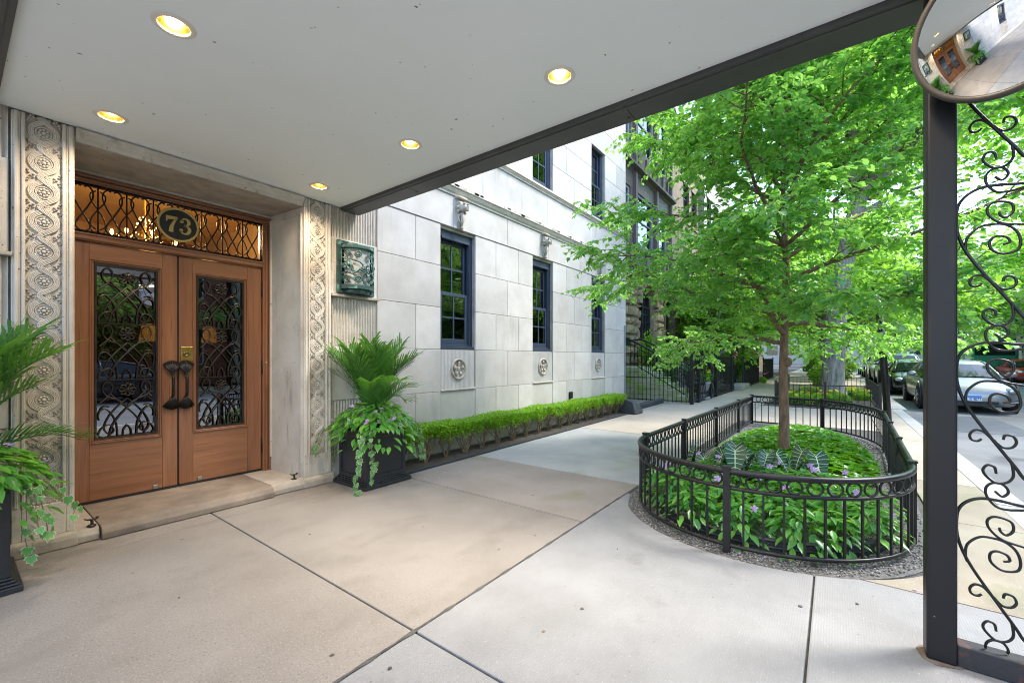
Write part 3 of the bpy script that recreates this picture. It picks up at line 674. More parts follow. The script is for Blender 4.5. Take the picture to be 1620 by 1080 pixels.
# transom light with its iron grille
b = MB(); b.box(.602, 2.12, DY+.05, DY+.056, 2.411, 2.83); b.build('transom_pane', M['transomglass'], BD)
b = MB(); z0, z1 = 2.425, 2.82; xa, xb = .61, 2.112; n = 8; w = (xb-xa)/n; y = DY-.008
b.box(xa, xb, y-.008, y+.008, z0-.012, z0+.006); b.box(xa, xb, y-.008, y+.008, z1-.006, z1+.01); b.box(xa-.006, xa+.008, y-.0075, y+.0075, z0-.012, z1+.01); b.box(xb-.008, xb+.006, y-.0075, y+.0075, z0-.012, z1+.01)
H = z1-z0
for i in range(n+1):
    if 0 < i < n: b.box(xa+i*w-.005, xa+i*w+.005, y-.005, y+.005, z0+.006, z1-.006)
for i in range(n):
    c = xa+(i+.5)*w
    for s in (-1, 1):
        pts = [(-.015,.0),(-.045,.035),(-.030,.09),(.0,.15),(.035,.22),(.062,.29),(.060,.35),(.035,.385),(.010,.375)]
        pts2 = [(.085,.012),(.058,.012),(.048,.045),(.058,.09),(.0,.2),(-.045,.27),(-.062,.33)]
        b.tube(cr([(c+s*px_, y, z0+pz) for px_, pz in pts], 4), .0068, 5)
    if i < n-1:
        for s in (-1, 1):
            b.tube(cr([(c+w/2+s*px_, y+.004, z0+pz) for px_, pz in [(-.012,.03),(-.045,.06),(-.04,.12),(.0,.2),(.042,.27),(.046,.33),(.012,.36)]], 4), .0055, 5)
    for s in (-1, 1):
        b.tube([(c+s*.072+.02*math.cos(PI+PI*t/8), y, z0+.022+.02*math.sin(PI+PI*t/8)) for t in range(9)], .0045, 5)
b.build('transom_grille', M['iron'], BD, smooth=True)

# the two door leaves
def grille_unit(b, ox, oz, w, h, y, swirl=False):
    X = lambda u: ox+u*w
    Z = lambda v: oz+v*h
    def t(pts, r=.0062, n=4, dy=0): b.tube(cr([(X(u), y+dy, Z(v)) for u, v in pts], n), r, 5)
    for s in (0, 1):
        m = (lambda u: 1-u) if s else (lambda u: u)
        dy = -.004 if s else .003
        f = lambda pts: [(m(u), v) for u, v in pts]
        t(f([(.30,.66),(.16,.72),(.09,.83),(.13,.95),(.21,.96),(.26,.87),(.22,.75),(.14,.67),(.06,.60)]), dy=dy)
        t(f([(.22,.75),(.36,.62),(.52,.47),(.66,.32),(.76,.16),(.80,.0)]), dy=dy)
        t(f([(.50,.66),(.36,.54),(.20,.36),(.12,.16),(.20,.04),(.28,.10),(.22,.20),(.10,.17),(.03,.06),(.06,.0)]), dy=dy)
        t(f([(.05,.46),(.14,.49),(.24,.40),(.32,.22),(.34,.0)]), dy=dy)
        t(f([(.04,.30),(.03,.40),(.10,.53),(.20,.52)]), dy=dy)
        t(f([(.43,.0),(.44,.10),(.50,.18)]), dy=dy)
        t(f([(.34,.64),(.42,.60),(.50,.52)]), .004, dy=dy)
    # open rosette at the head of the unit
    cx, cz = X(.5), Z(.82)
    for k in range(8):
        an = 2*PI*k/8; r1 = .062
        b.tube([(cx+(.036+.024*math.cos(q))*math.cos(an)-.017*math.sin(q)*math.sin(an), y-.008, cz+((.036+.024*math.cos(q))*math.sin(an)+.017*math.sin(q)*math.cos(an))*.92) for q in [2*PI*j/10 for j in range(10)]], .0042, 5, closed=True)
    b.ell((cx, y-.012, cz), (.014,.012,.014), 8, 5)
def leaf_door(x0, x1, flip):
    d = empty('door', ((x0+x1)/2, DY, .12), parent=BD)
    yf = DY; g0, g1 = (x0+.172, x1-.146) if not flip else (x0+.146, x1-.172)
    gz0, gz1 = .64, 2.17; m_ = .03
    for xa_, xb_ in ((x0+.003, g0-m_), (g1+m_, x1-.003)): b = MB(); b.box(xa_, xb_, yf, yf+.05, .125, 2.337); b.build('stile', M['wood_v'], d, bevel=.003)
    for za_, zb2 in ((.125, gz0-m_), (gz1+m_, 2.337)): b = MB(); b.box(g0-m_+.0005, g1+m_-.0005, yf+.0012, yf+.05, za_, zb2); b.build('rail', M['wood_h'], d, bevel=.003)
    b = MB()
    for k, (o, dz) in enumerate(((.0, -.012), (.012, -.004), (.022, .008))):
        a0, a1, c0, c1 = g0-m_+o, g1+m_-o, gz0-m_+o, gz1+m_-o; t_ = .011
        b.box(a0, a0+t_, yf+dz, yf+.05, c0, c1); b.box(a1-t_, a1, yf+dz, yf+.05, c0, c1); b.box(a0+t_, a1-t_, yf+dz, yf+.05, c0, c0+t_); b.box(a0+t_, a1-t_, yf+dz, yf+.05, c1-t_, c1)
    b.build('glazing_bead', M['wood_v'], d, bevel=.003)
    b = MB(); b.box(g0, g1, yf+.034, yf+.040, gz0, gz1); b.build('pane', M['doorglass'], d)
    b = MB(); y = yf+.014
    a0, a1, c0, c1 = g0+.004, g1-.004, gz0+.004, gz1-.004
    b.box(a0, a0+.014, y-.012, y+.012, c0, c1); b.box(a1-.014, a1, y-.012, y+.012, c0, c1); b.box(a0+.014, a1-.014, y-.012, y+.012, c0, c0+.014); b.box(a0+.014, a1-.014, y-.012, y+.012, c1-.014, c1)
    h = (c1-c0-.028)/3
    for k in range(3):
        grille_unit(b, a0+.014, c0+.014+h*k, a1-a0-.028, h, y)
        if k: b.box(a0+.014, a1-.014, y-.005, y+.005, c0+.014+h*k-.004, c0+.014+h*k+.004)
    b.build('grille', M['iron_brown'], d, smooth=False)
    b = MB(); b.box(x0+.004, x1-.004, yf-.008, yf+.05, .106, .1245)
    for k in range(6): xx = x0+.06+(x1-x0-.12)*k/5; b.ell((xx, yf-.008, .115), (.006,.004,.006), 6, 4)
    b.build('door_shoe', M['black'], d)
    hx = x1-.050 if not flip else x0+.050
    b = MB(); yy = yf-.055
    b.tube([(hx, yy, .985),(hx, yy-.012, 1.04),(hx, yy-.012, 1.14),(hx, yy, 1.195)], .0125, 8)
    for k in range(9): b.tube([(hx+.0135*math.cos(t), yy-.012+.0135*math.sin(t), .995+.021*k) for t in [2*PI*j/8 for j in range(8)]], .004, 4, closed=True)
    for zc, s in ((1.195, 1), (.985, -1)):
        b.tube([(hx, yf, zc+s*.02),(hx, yy, zc)], .011, 8)
        for k in range(9):
            an = (k-4)*.145; L_ = .128*(1-.022*abs(k-4))
            b.tube([(hx, yy+.004, zc+s*.006),(hx+.5*L_*math.sin(an), yf-.040, zc+s*L_*.5*math.cos(an)),(hx+L_*math.sin(an), yf-.018, zc+s*L_*math.cos(an))], [.006,.009,.0105], 6)
    b.build('pull_handle', M['iron'], d, smooth=True)
    xx = x1+.004 if flip else x0-.004
    for z in (.38, 1.25, 2.1): hg = MB(); hg.tube([(xx, yf-.012, z-.075),(xx, yf-.012, z+.075)], .011, 8); hg.ell((xx, yf-.012, z+.082), (.008,.008,.01), 6, 4); hg.ell((xx, yf-.012, z-.082), (.008,.008,.01), 6, 4); hg.build('hinge', M['iron'], d, smooth=True)
    b = MB(); xx = x1-.17 if not flip else x0+.17
    b.box(xx-.018, xx+.018, yf-.012, yf, .128, .165); b.build('foot_bolt', plain('steel_bolt' , (.35,.34,.32), .4, .8), d, bevel=.004)
    if flip:
        b = MB(); b.box(x0+.016, x0+.118, yf-.006, yf+.0005, 1.325, 1.458); b.build('lock_plate', M['brass'], d, bevel=.003)
        b = MB(); b.lathe([(.026,yf-.006),(.026,yf-.012),(.020,yf-.016),(.012,yf-.016),(.010,yf-.012),(.001,yf-.012)], 16, (x0+.058,0,1.385), axis='y')
        for q in ((.026,1.335),(.108,1.335),(.026,1.448),(.108,1.448)): b.ell((x0+q[0], yf-.006, q[1]), (.004,.003,.004), 6, 4)
        b.build('lock_cylinder', pbr('dark_brass', (.25,.17,.06), rough=.3, metal=1), d, smooth=True)
        b = MB(); sx0, sx1, sz0, sz1 = g0+.09, g1-.05, .905, 1.17
        b.box(sx0, sx1, yf+.050, yf+.053, sz0, sz1); b.build('notice_board', M['plaque'], d)
        b = MB(); q = .006; yb = yf+.046
        b.box(sx0-q, sx0, yb, yb+.003, sz0-q, sz1+q); b.box(sx1, sx1+q, yb, yb+.003, sz0-q, sz1+q); b.box(sx0, sx1, yb, yb+.003, sz0-q, sz0); b.build('notice_frame', M['letter'], d)
        zz = sz1-.012
        for s_, hgt in (('DOORMAN', .036), ('NOT AVAILABLE', .034), ('- — — — -', .02), ('DO NOT LEAVE', .030), ('PACKAGES HERE', .030), ('—— –', .03)):
            text('notice_text', s_, hgt, M['letter'], d, ((sx0+sx1)/2, yf+.047, zz-hgt), 'y', width=(sx1-sx0)*(.6 if len(s_) < 8 else .86)); zz -= hgt+.014
    return d
def text(name, s, h, m, parent, loc, facing='y', width=None, ext=.001):
    """flat lettering; facing 'y' looks towards -Y, 'x' looks towards -X"""
    cu = bpy.data.curves.new(name, 'FONT'); cu.body = s; cu.size = h*1.4; cu.align_x = 'CENTER'; cu.extrude = ext
    o = bpy.data.objects.new(name, cu); COL.objects.link(o); cu.materials.append(m)
    p = ORG.get(parent, (0,0,0)); o.parent = parent; o.location = (loc[0]-p[0], loc[1]-p[1], loc[2]-p[2])
    o.rotation_euler = (PI/2, 0, 0) if facing == 'y' else (PI/2, 0, -PI/2)
    if width:
        bpy.context.view_layer.update(); d_ = o.dimensions.x
        if d_ > 1e-6: cu.size = cu.size; sx = min(1.3, width/d_)
    else: sx = 1
    bpy.context.view_layer.update()
    me = bpy.data.meshes.new_from_object(o.evaluated_get(bpy.context.evaluated_depsgraph_get())); loc_, rot_ = o.location.copy(), o.rotation_euler.copy()
    bpy.data.objects.remove(o); q_ = bpy.data.objects.new(name, me); COL.objects.link(q_); q_.parent = parent; q_.location = loc_; q_.rotation_euler = rot_; q_.scale = (sx, 1, 1)
    return q_
leaf_door(.602, 1.360, False); leaf_door(1.368, 2.120, True)
b = MB(); b.box(1.356, 1.372, DY+.012, DY+.045, .125, 2.337); b.build('astragal', M['black'], BD)
b = MB(); b.ell((2.145, DY-.055, 1.30), (.007,.006,.007), 8, 5); b.build('door_bell', M['trim'], BD)

# house number plaque
pq = empty('number_plaque', (1.356, DY-.045, 2.46), 'oval black plaque with gold border and number 73 over the doors', 'house number')
cx, cz = 1.356, 2.625; y = DY-.045
b = MB(); n = 40
def oval(rx, rz, yy): return [(cx+rx*math.cos(2*PI*i/n), yy, cz+rz*math.sin(2*PI*i/n)) for i in range(n)]
b.prism([(cx+.155*math.cos(2*PI*i/n), cz+.150*math.sin(2*PI*i/n)) for i in range(n)], 'y', y, y+.022); b.build('plate', M['plaque'], pq)
b = MB(); b.tube(oval(.157,.152,y+.002), .011, 8, closed=True); b.build('border', M['gold'], pq, smooth=True)
def stroke(b, pts, ws, yy, dep=.006):
    P = cr([(p[0], 0, p[1]) for p in pts], 6); n_ = len(P); Wd = []
    for i in range(n_):
        t = i/(n_-1)*(len(ws)-1); k = min(int(t), len(ws)-2); Wd.append(ws[k]+(ws[k+1]-ws[k])*(t-k))
    Lp, Rp = [], []
    for i in range(n_):
        d = (P[min(i+1,n_-1)]-P[max(i-1,0)]).normalized(); nx, nz = -d.z, d.x
        Lp.append((P[i].x+nx*Wd[i]/2, P[i].z+nz*Wd[i]/2)); Rp.append((P[i].x-nx*Wd[i]/2, P[i].z-nz*Wd[i]/2))
    for i in range(n_-1): b.prism([Lp[i], Lp[i+1], Rp[i+1], Rp[i]], 'y', yy-dep, yy)
b = MB(); u = .150; ox, oz = cx-.098, cz-.078
b.prism([(ox, oz+u),(ox+.088, oz+u),(ox+.088, oz+u-.022),(ox+.012, oz+u-.034),(ox+.008,oz+u-.055),(ox, oz+u-.055)], 'y', y-.006, y+.001)
stroke(b, [(ox+.080,oz+u-.012),(ox+.056,oz+.085),(ox+.042,oz+.045),(ox+.038,oz)], [.016,.022,.030,.034], y)
b.build('digit_seven', M['gold'], pq)
b = MB(); ox = cx+.012
stroke(b, [(ox+.012,oz+.118),(ox+.022,oz+.142),(ox+.045,oz+.147),(ox+.066,oz+.132),(ox+.068,oz+.105),(ox+.05,oz+.085),(ox+.03,oz+.082)], [.016,.010,.012,.024,.026,.014,.010], y)
stroke(b, [(ox+.03,oz+.082),(ox+.056,oz+.076),(ox+.074,oz+.050),(ox+.064,oz+.016),(ox+.036,oz+.003),(ox+.012,oz+.010),(ox+.004,oz+.03)], [.010,.014,.028,.026,.012,.010,.016], y)
b.lathe([(.015,y-.006),(.015,y+.001)], 14, (ox+.012,0,oz+.116), axis='y'); b.lathe([(.015,y-.006),(.015,y+.001)], 14, (ox+.008,0,oz+.032), axis='y')
b.build('digit_three', M['gold'], pq)

# wall lanterns
def lantern(xc, label):
    w = .235; z0, z1 = 2.075, 2.665; yb = Y0-.008
    L_ = empty('wall_lantern', (xc, yb, z0), label, 'lantern', 'bronze wall lanterns beside the entrance')
    b = MB(); q = .04
    b.box(xc-w, xc-w+q, yb-.035, yb, z0, z1); b.box(xc+w-q, xc+w, yb-.035, yb, z0, z1); b.box(xc-w+q, xc+w-q, yb-.035, yb, z0, z0+q); b.box(xc-w+q, xc+w-q, yb-.035, yb, z1-q, z1)
    b.box(xc-w+q, xc+w-q, yb-.006, yb, z0+q, z1-q)
    for s in (-1, 1):
        for k in range(7):
            zz = z0+.06+k*.075; b.tube([(xc+s*(w-.062)+.018*math.cos(t), yb-.02, zz+.026*math.sin(t)) for t in [2*PI*j/10*.85 for j in range(11)]], .006, 5)
    b.build('back_plate', M['copper'], L_, bevel=.004)
    R, dp = .192, .165
    def cyl(u, z): a = PI*(.5-u/2) ; return (xc+R*math.sin(u*PI/2), yb-.03-dp*math.cos(u*PI/2), z)
    c0, c1 = z0+.075, z1-.085
    def half(rr, zz0, zz1, nm, m='copper'):
        bb = MB(); pts = [(xc+R*rr*math.sin(PI/2*(i/12-1)), yb-.03-dp*rr*math.cos(PI/2*(i/12-1))) for i in range(25)]
        bb.prism(pts, 'z', zz0, zz1); return bb
    half(1.04, c1-.005, c1+.03, '').build('cap', M['copper'], L_, bevel=.004)
    bb = half(1.05, c0-.03, c0+.02, ''); bb.build('tray', M['copper'], L_, bevel=.004)
    bb = half(.80, c0-.07, c0-.031, ''); bb.build('tray_moulding', M['copper'], L_, bevel=.006)
    half(.80, c0+.021, c1-.006, '').build('opal_glass', M['frost'], L_)
    b = MB(); Hh = c1-c0-.03; zb_ = c0+.02
    def cv(pts, r=.0095, n=5): b.tube(cr([cyl(u, zb_+v*Hh) for u, v in pts], n), r, 5)
    cv([(-.98,0),(-.98,1)], .009, 2); cv([(.98,0),(.98,1)], .009, 2)
    for s in (-1, 1):
        for (u, v, r0, tn) in ((.66,.86,.12,1.6),(.26,.86,.12,-1.6),(.72,.14,.13,1.7),(.26,.16,.13,-1.7),(.8,.5,.10,1.4)):
            cv([(s*(u+(r0-(r0-.03)*i/14)*1.25*math.cos(2*PI*tn*i/14)), v+(r0-(r0-.03)*i/14)*.85*math.sin(2*PI*tn*i/14)) for i in range(15)], .0085, 2)
        cv([(s*.9,.75),(s*.55,.62),(s*.5,.4),(s*.2,.34),(0,.40)]); cv([(s*.95,.3),(s*.7,.34),(s*.45,.30),(s*.1,.5),(s*.2,.62),(s*.5,.68)]); cv([(0,.0),(s*.12,.2),(s*.0,.36)])
    for k in range(5): an = PI*(.15+.175*k); b.tube([cyl(0, zb_+.36*Hh), cyl(.24*math.cos(an), zb_+(.36+.16*math.sin(an))*Hh)], [.006,.014], 6)
    b.ell(cyl(.62, zb_+.55*Hh), (.02,.02,.03), 8, 5); b.ell(cyl(-.62, zb_+.55*Hh), (.02,.02,.03), 8, 5)
    b.build('cage', M['copper'], L_, smooth=True)
    return L_
lantern(2.855, 'green bronze wall lantern on the fluted bay right of the doors')
lantern(-.04, 'green bronze wall lantern left of the doors behind the cut off palm')

# lobby seen through the transom and the door glass
lb = empty('lobby', (1.4, 7, 0), kind='structure')
b = MB(); b.box(-1.6,-1.5,5.27,10,0,3.9); b.box(3.1,3.2,5.27,10,0,3.9); b.box(-1.5,3.1,9.9,10,0,3.9); b.box(-1.5,.5,5.27,5.33,0,3.9); b.box(2.3,3.1,5.27,5.33,0,3.9); b.box(.5,2.3,5.27,5.33,2.93,3.9); b.build('lobby_wall', M['amber'], lb)
b = MB(); b.box(-1.5,3.1,5.34,9.9,3.6,3.7); b.build('lobby_ceiling', pbr('lobby_ceiling', (.7,.5,.24), (.6,.42,.2), rough=.7), lb)
b = MB(); b.box(-1.5,3.1,5.2,9.9,.0,.09); b.build('lobby_floor', M['lobby_floor'], lb)
b = MB(); b.box(2.45,2.9,9.78,9.895,.1,3.5); b.box(2.35,2.44,9.7,9.895,.1,3.5); b.box(-1.49,2.3,9.84,9.895,.1,1.1); b.build('lobby_panelling', M['wood_v'], lb)
ch = empty('chandelier', (1.56, 7.1, 2.7), 'gold crystal chandelier with lit candle bulbs seen through the transom', 'chandelier')
b = MB(); b.tube([(1.56,7.1,3.6),(1.56,7.1,2.75)], .014, 6); b.lathe([(.02,2.7),(.07,2.76),(.03,2.85),(.05,2.95),(.02,3.05)], 12, (1.56,7.1,0))
for k in range(8):
    an = 2*PI*k/8; c, s = math.cos(an), math.sin(an)
    b.tube(cr([(1.56+.04*c,7.1+.04*s,2.8),(1.56+.18*c,7.1+.18*s,2.70),(1.56+.30*c,7.1+.30*s,2.78),(1.56+.32*c,7.1+.32*s,2.86)],4), .009, 5)
b.build('arm', M['brass'], ch, smooth=True)
bb = MB()
for k in range(8): an = 2*PI*k/8; bb.ell((1.56+.32*math.cos(an),7.1+.32*math.sin(an),2.90), (.018,.018,.036), 8, 5)
bb.build('bulb', emit('candle_bulb', (1,.6,.2), 2.5), ch, smooth=True)
bb = MB()
for k in range(70):
    an = rnd.random()*2*PI; t = rnd.random(); r = .05+.26*(1-t)*rnd.random()**.5; bb.ell((1.56+r*math.cos(an),7.1+r*math.sin(an),2.66+.5*t), (.008,.008,.012), 4, 3)
tag(bb.build('crystal_drop', M['crystal'], ch), kind='stuff')
pl = bpy.data.lights.new('chandelier_light', 'POINT'); pl.energy = 16; pl.color = (1,.68,.34); pl.shadow_soft_size = .15
plo = bpy.data.objects.new('chandelier_light', pl); COL.objects.link(plo); plo.parent = ch; plo.location = (0, -.5, .35)
def table_lamp(x, y, label):
    t = empty('table_lamp', (x, y, .85), label, 'lamp', 'lit lamps inside the lobby')
    b = MB(); b.lathe([(.08,.852),(.09,.87),(.04,.90),(.07,1.05),(.075,1.2),(.03,1.36),(.015,1.5)], 14, (x,y,0)); b.build('lamp_base', M['brass'], t, smooth=True)
    b = MB(); b.lathe([(.115,1.60),(.075,1.86)], 18, (x,y,0)); b.build('lamp_shade', M['shade'], t, smooth=True)
table_lamp(1.84, 8.2, 'lit lamp with amber shade seen through the left door glass')
table_lamp(2.62, 8.2, 'lit lamp with amber shade seen through the right door glass')
cs = empty('console_table', (2.2, 8.2, .09), 'dark console table carrying two lit lamps inside the lobby', 'table')
b = MB(); b.box(1.5,2.9,8.0,8.4,.80,.849); b.build('tabletop', M['wood_h'], cs, bevel=.006)
for x in (1.55, 2.82):
    for y in (8.04, 8.33): b = MB(); b.box(x,x+.05,y,y+.05,.09,.799); b.build('leg', M['wood_v'], cs)

# iron door holders on the threshold
def holder(x, y, label, rz=0):
    h = empty('door_holder', (x, y, .1), label, 'door stop', 'iron door holders on the threshold')
    b = MB(); b.lathe([(.034,.1),(.034,.108),(.016,.116)], 14, (x,y,0)); b.build('foot_plate', M['iron_brown'], h, smooth=True)
    b = MB(); b.tube(cr([(x,y,.11),(x+.004,y,.135),(x-.002,y,.16)],4), [.012]*9, 8)
    b.tube(cr([(x-.05,y,.178),(x-.03,y,.165),(x,y,.162),(x+.035,y,.163),(x+.052,y,.176)],4), [.006]*4+[.009]*9+[.006]*4, 6); b.ell((x+.04,y,.172),(.014,.012,.012),8,5)
    b.build('catch', M['iron_brown'], h, smooth=True); return h
holder(.66, 4.42, 'small rusty iron door holder on the stone beside the left pilaster').scale = (.78,)*3
holder(2.17, 4.45, 'small rusty iron door holder on the stone beside the right pilaster').scale = (.78,)*3
# security camera, wall box, black corner stones
sc_ = empty('security_camera', (10.75, Y0-.05, 3.62), 'small white dome security camera at the building corner above the cornice', 'camera')
b = MB(); b.box(10.70,10.80,Y0-.06,Y0-.013,3.58,3.66); b.tube([(10.75,Y0-.05,3.62),(10.75,Y0-.17,3.60)], .02, 8); b.build('bracket', M['signwhite'], sc_)
b = MB(); b.ell((10.75,Y0-.2,3.58),(.07,.07,.06),12,8); b.build('camera_body', M['signwhite'], sc_, smooth=True)
vb = empty('wall_vent', (7.9, Y0-.02, .5), 'small black vent box on the stone wall above the hedge', 'vent')
b = MB(); b.box(7.85,7.97,Y0-.035,Y0-.001,.50,.64); b.build('casing', M['iron'], vb, bevel=.004)
b = MB()
for k in range(4): b.box(7.862,7.958,Y0-.04,Y0-.0352,.515+k*.03,.528+k*.03)
b.build('louvre', M['black'], vb)
cs_ = MB(); cs_.add([(9.86,3.75,0),(10.3,3.72,0),(10.32,4.4,0),(9.9,4.4,0),(9.95,3.85,.30),(10.25,3.83,.27),(10.27,4.35,.40),(9.97,4.35,.42)], [(0,3,2,1),(4,5,6,7),(0,1,5,4),(1,2,6,5),(2,3,7,6),(3,0,4,7)])
tag(cs_.build('guard_stone', M['black_stone'], bevel=.035, seg=3), 'black painted sloping guard stone at the end of the boxwood hedge', 'guard stone')
lk = MB(); lk.box(10.5, 12.9, 4.05, 4.22, 0, .14); tag(lk.build('low_kerb_block', M['black_stone'], bevel=.03), 'long low black painted kerb block by the townhouse steps', 'kerb block')

# ------------------------------------------------------------------ canopy
CN = empty('entrance_canopy', (1.45, 1.5, 0), 'flat white canopy with dark metal edge beams over the doorway', 'canopy')
CX0, CX1, CY0, CY1, CZc = .21, 2.665, -1.3, 4.41, 3.03
LX = (.70, 2.21); LY = (4.03, 2.67, 1.31, -.05)
b = MB(); ny = sorted(LY); hole = .072; cell = .2
xsx = [CX0] + [v for x in LX for v in (x-cell, x+cell)] + [CX1]
ysy = [CY0] + [v for y in ny for v in (y-cell, y+cell)] + [CY1]
for i in range(len(xsx)-1):
    for j in range(len(ysy)-1):
        x0, x1, y0, y1 = xsx[i], xsx[i+1], ysy[j], ysy[j+1]
        if i % 2 == 1 and j % 2 == 1:
            cx_, cy_ = (x0+x1)/2, (y0+y1)/2; n = 32; sq = []; ci = []
            for k in range(n):
                a = 2*PI*k/n; c, s = math.cos(a), math.sin(a); f = 1/max(abs(c), abs(s))
                sq.append((cx_+c*f*(x1-x0)/2, cy_+s*f*(y1-y0)/2, CZc)); ci.append((cx_+c*hole, cy_+s*hole, CZc))
            b.add(sq+ci, [(k, (k+1)%n, n+(k+1)%n, n+k) for k in range(n)])
        else: b.add([(x0,y0,CZc),(x1,y0,CZc),(x1,y1,CZc),(x0,y1,CZc)], [(0,1,2,3)])
b.box(CX0-.02, CX1+.02, CY0, CY1, CZc+.22, CZc+.34)
b.build('ceiling_panel', M['ceiling'], CN)
for x0, x1 in ((CX1+.004, 2.90), (-.03, CX0-.004)):
    b = MB(); b.box(x0, x1, CY0-.24, 4.42, 3.0, 3.42)
    xi = x0+.03 if x0 > 1 else x1-.05
    b.box(xi, xi+.02, CY0-.1, 4.415, 2.994, 3.0); b.build('edge_beam', M['fascia'], CN, bevel=.004)
b = MB(); b.box(CX0, CX1, CY0-.24, CY0-.004, 3.0, 3.42); b.build('edge_beam', M['fascia'], CN, bevel=.004)
for yy in (3.3, 1.1):
    b = MB(); b.box(CX1+.006, 2.899, yy, yy+.004, 2.9985, 2.9999); b.build('beam_seam', M['black'], CN)
    for q in range(2): b = MB(); b.lathe([(.009,2.994),(.009,3.0)], 8, (CX1+.06+.11*q, yy+.03, 0)); b.build('beam_screw', M['fascia'], CN)
for x0 in (2.655, .10):
    for y0 in (-.430, -1.31):
        b = MB(); b.box(x0, x0+.10, y0, y0+.10, .0, 3.0); b.build('post', M['post'], CN, bevel=.012, seg=3)
        b = MB(); b.prism([(x0-.022+.144*(.5+.5*math.cos(2*PI*(i+.5)/12)*(1+.1*((i*7)%3))), y0-.022+.144*(.5+.5*math.sin(2*PI*(i+.5)/12)*(1+.1*((i*5)%3)))) for i in range(12)], 'z', .0005, .004); b.build('rust_stain', pbr('rust_stain', (.13,.085,.06), (.19,.155,.13), rough=.9, scale=16), CN)
# ornamental iron screens between the posts
def screen(x, label):
    S = empty('scroll_screen', (x, -.83, 0), label, 'iron screen', 'scrolled iron screens between the canopy posts')
    ys, ye = -.430, -1.21
    b = MB(); b.box(x-.04, x+.04, ye, ys, .0, .095); b.build('bottom_rail', M['rust'], S, bevel=.006)
    b = MB(); b.box(x-.02, x+.02, ye, ys, 2.93, 2.998); b.build('top_rail', M['post'], S, bevel=.006)
    sx_, sz_ = 1/540, 1/360
    thick = [[(200,34),(150,36),(103,38),(73,41),(42,41),(19,33),(5,19),(1.5,0),(3,-23),(13,-48),(30,-73),(53,-100),(77,-127),(96,-148),(112,-166),(150,-186),(200,-196)]]
    thin = [
      [(200,-32),(150,-28),(103,-23),(73,-17),(55,-4),(52,8),(61,15),(76,15),(90,10),(92,-2),(82,-10),(73,-6),(71,0)],
      [(20,-62),(17,-54),(18,-38),(27,-27),(42,-19),(61,-18),(80,-21),(96,-31),(103,-46),(100,-60),(84,-65),(69,-63),(57,-54),(57,-42),(67,-37),(82,-40),(87,-48),(77,-51)],
      [(56,-105),(53,-102),(44,-96),(32,-95),(24,-102),(26,-110),(36,-112),(43,-108)],
      [(62,-108),(67,-113),(77,-119),(90,-118),(97,-110),(92,-101),(80,-100),(77,-107)],
      [(88,-138),(91,-146),(92,-162),(82,-172),(65,-174),(50,-165),(45,-156),(52,-148),(63,-150),(66,-160)],
      [(64,-187),(75,-194),(84,-188),(83,-181),(75,-175),(60,-175),(50,-183),(51,-196),(65,-210),(84,-213),(103,-211),(150,-206),(200,-204)],
      [(130,-10),(150,20),(175,10),(170,-12),(150,-10)], [(130,-100),(160,-80),(190,-100),(180,-130),(150,-125)]]
    for u in range(6):
        zt = .628+.672*u
        for mir in (0, 1):
            for grp, rad in ((thick, .0066), (thin, .0052)):
                for q in grp:
                    P_ = cr([(x, (ys-a_*sx_) if not mir else (ye+a_*sx_), zt+c*sz_) for a_, c in q], 5); run = []
                    for p in P_ + [Vector((0,0,-9))]:
                        if .098 < p.z < 2.93: run.append(p); continue
                        if len(run) > 3: b = MB(); n_ = len(run); b.tube(run, [rad*(1 if k < n_-3 else .9) for k in range(n_)], 6); b.build('scroll', M['iron'], S, smooth=True)
                        run = []
    return S
screen(2.705, 'black wrought iron scroll screen joined to the canopy post on the street side')
screen(.15, 'black wrought iron scroll screen on the near side of the canopy')

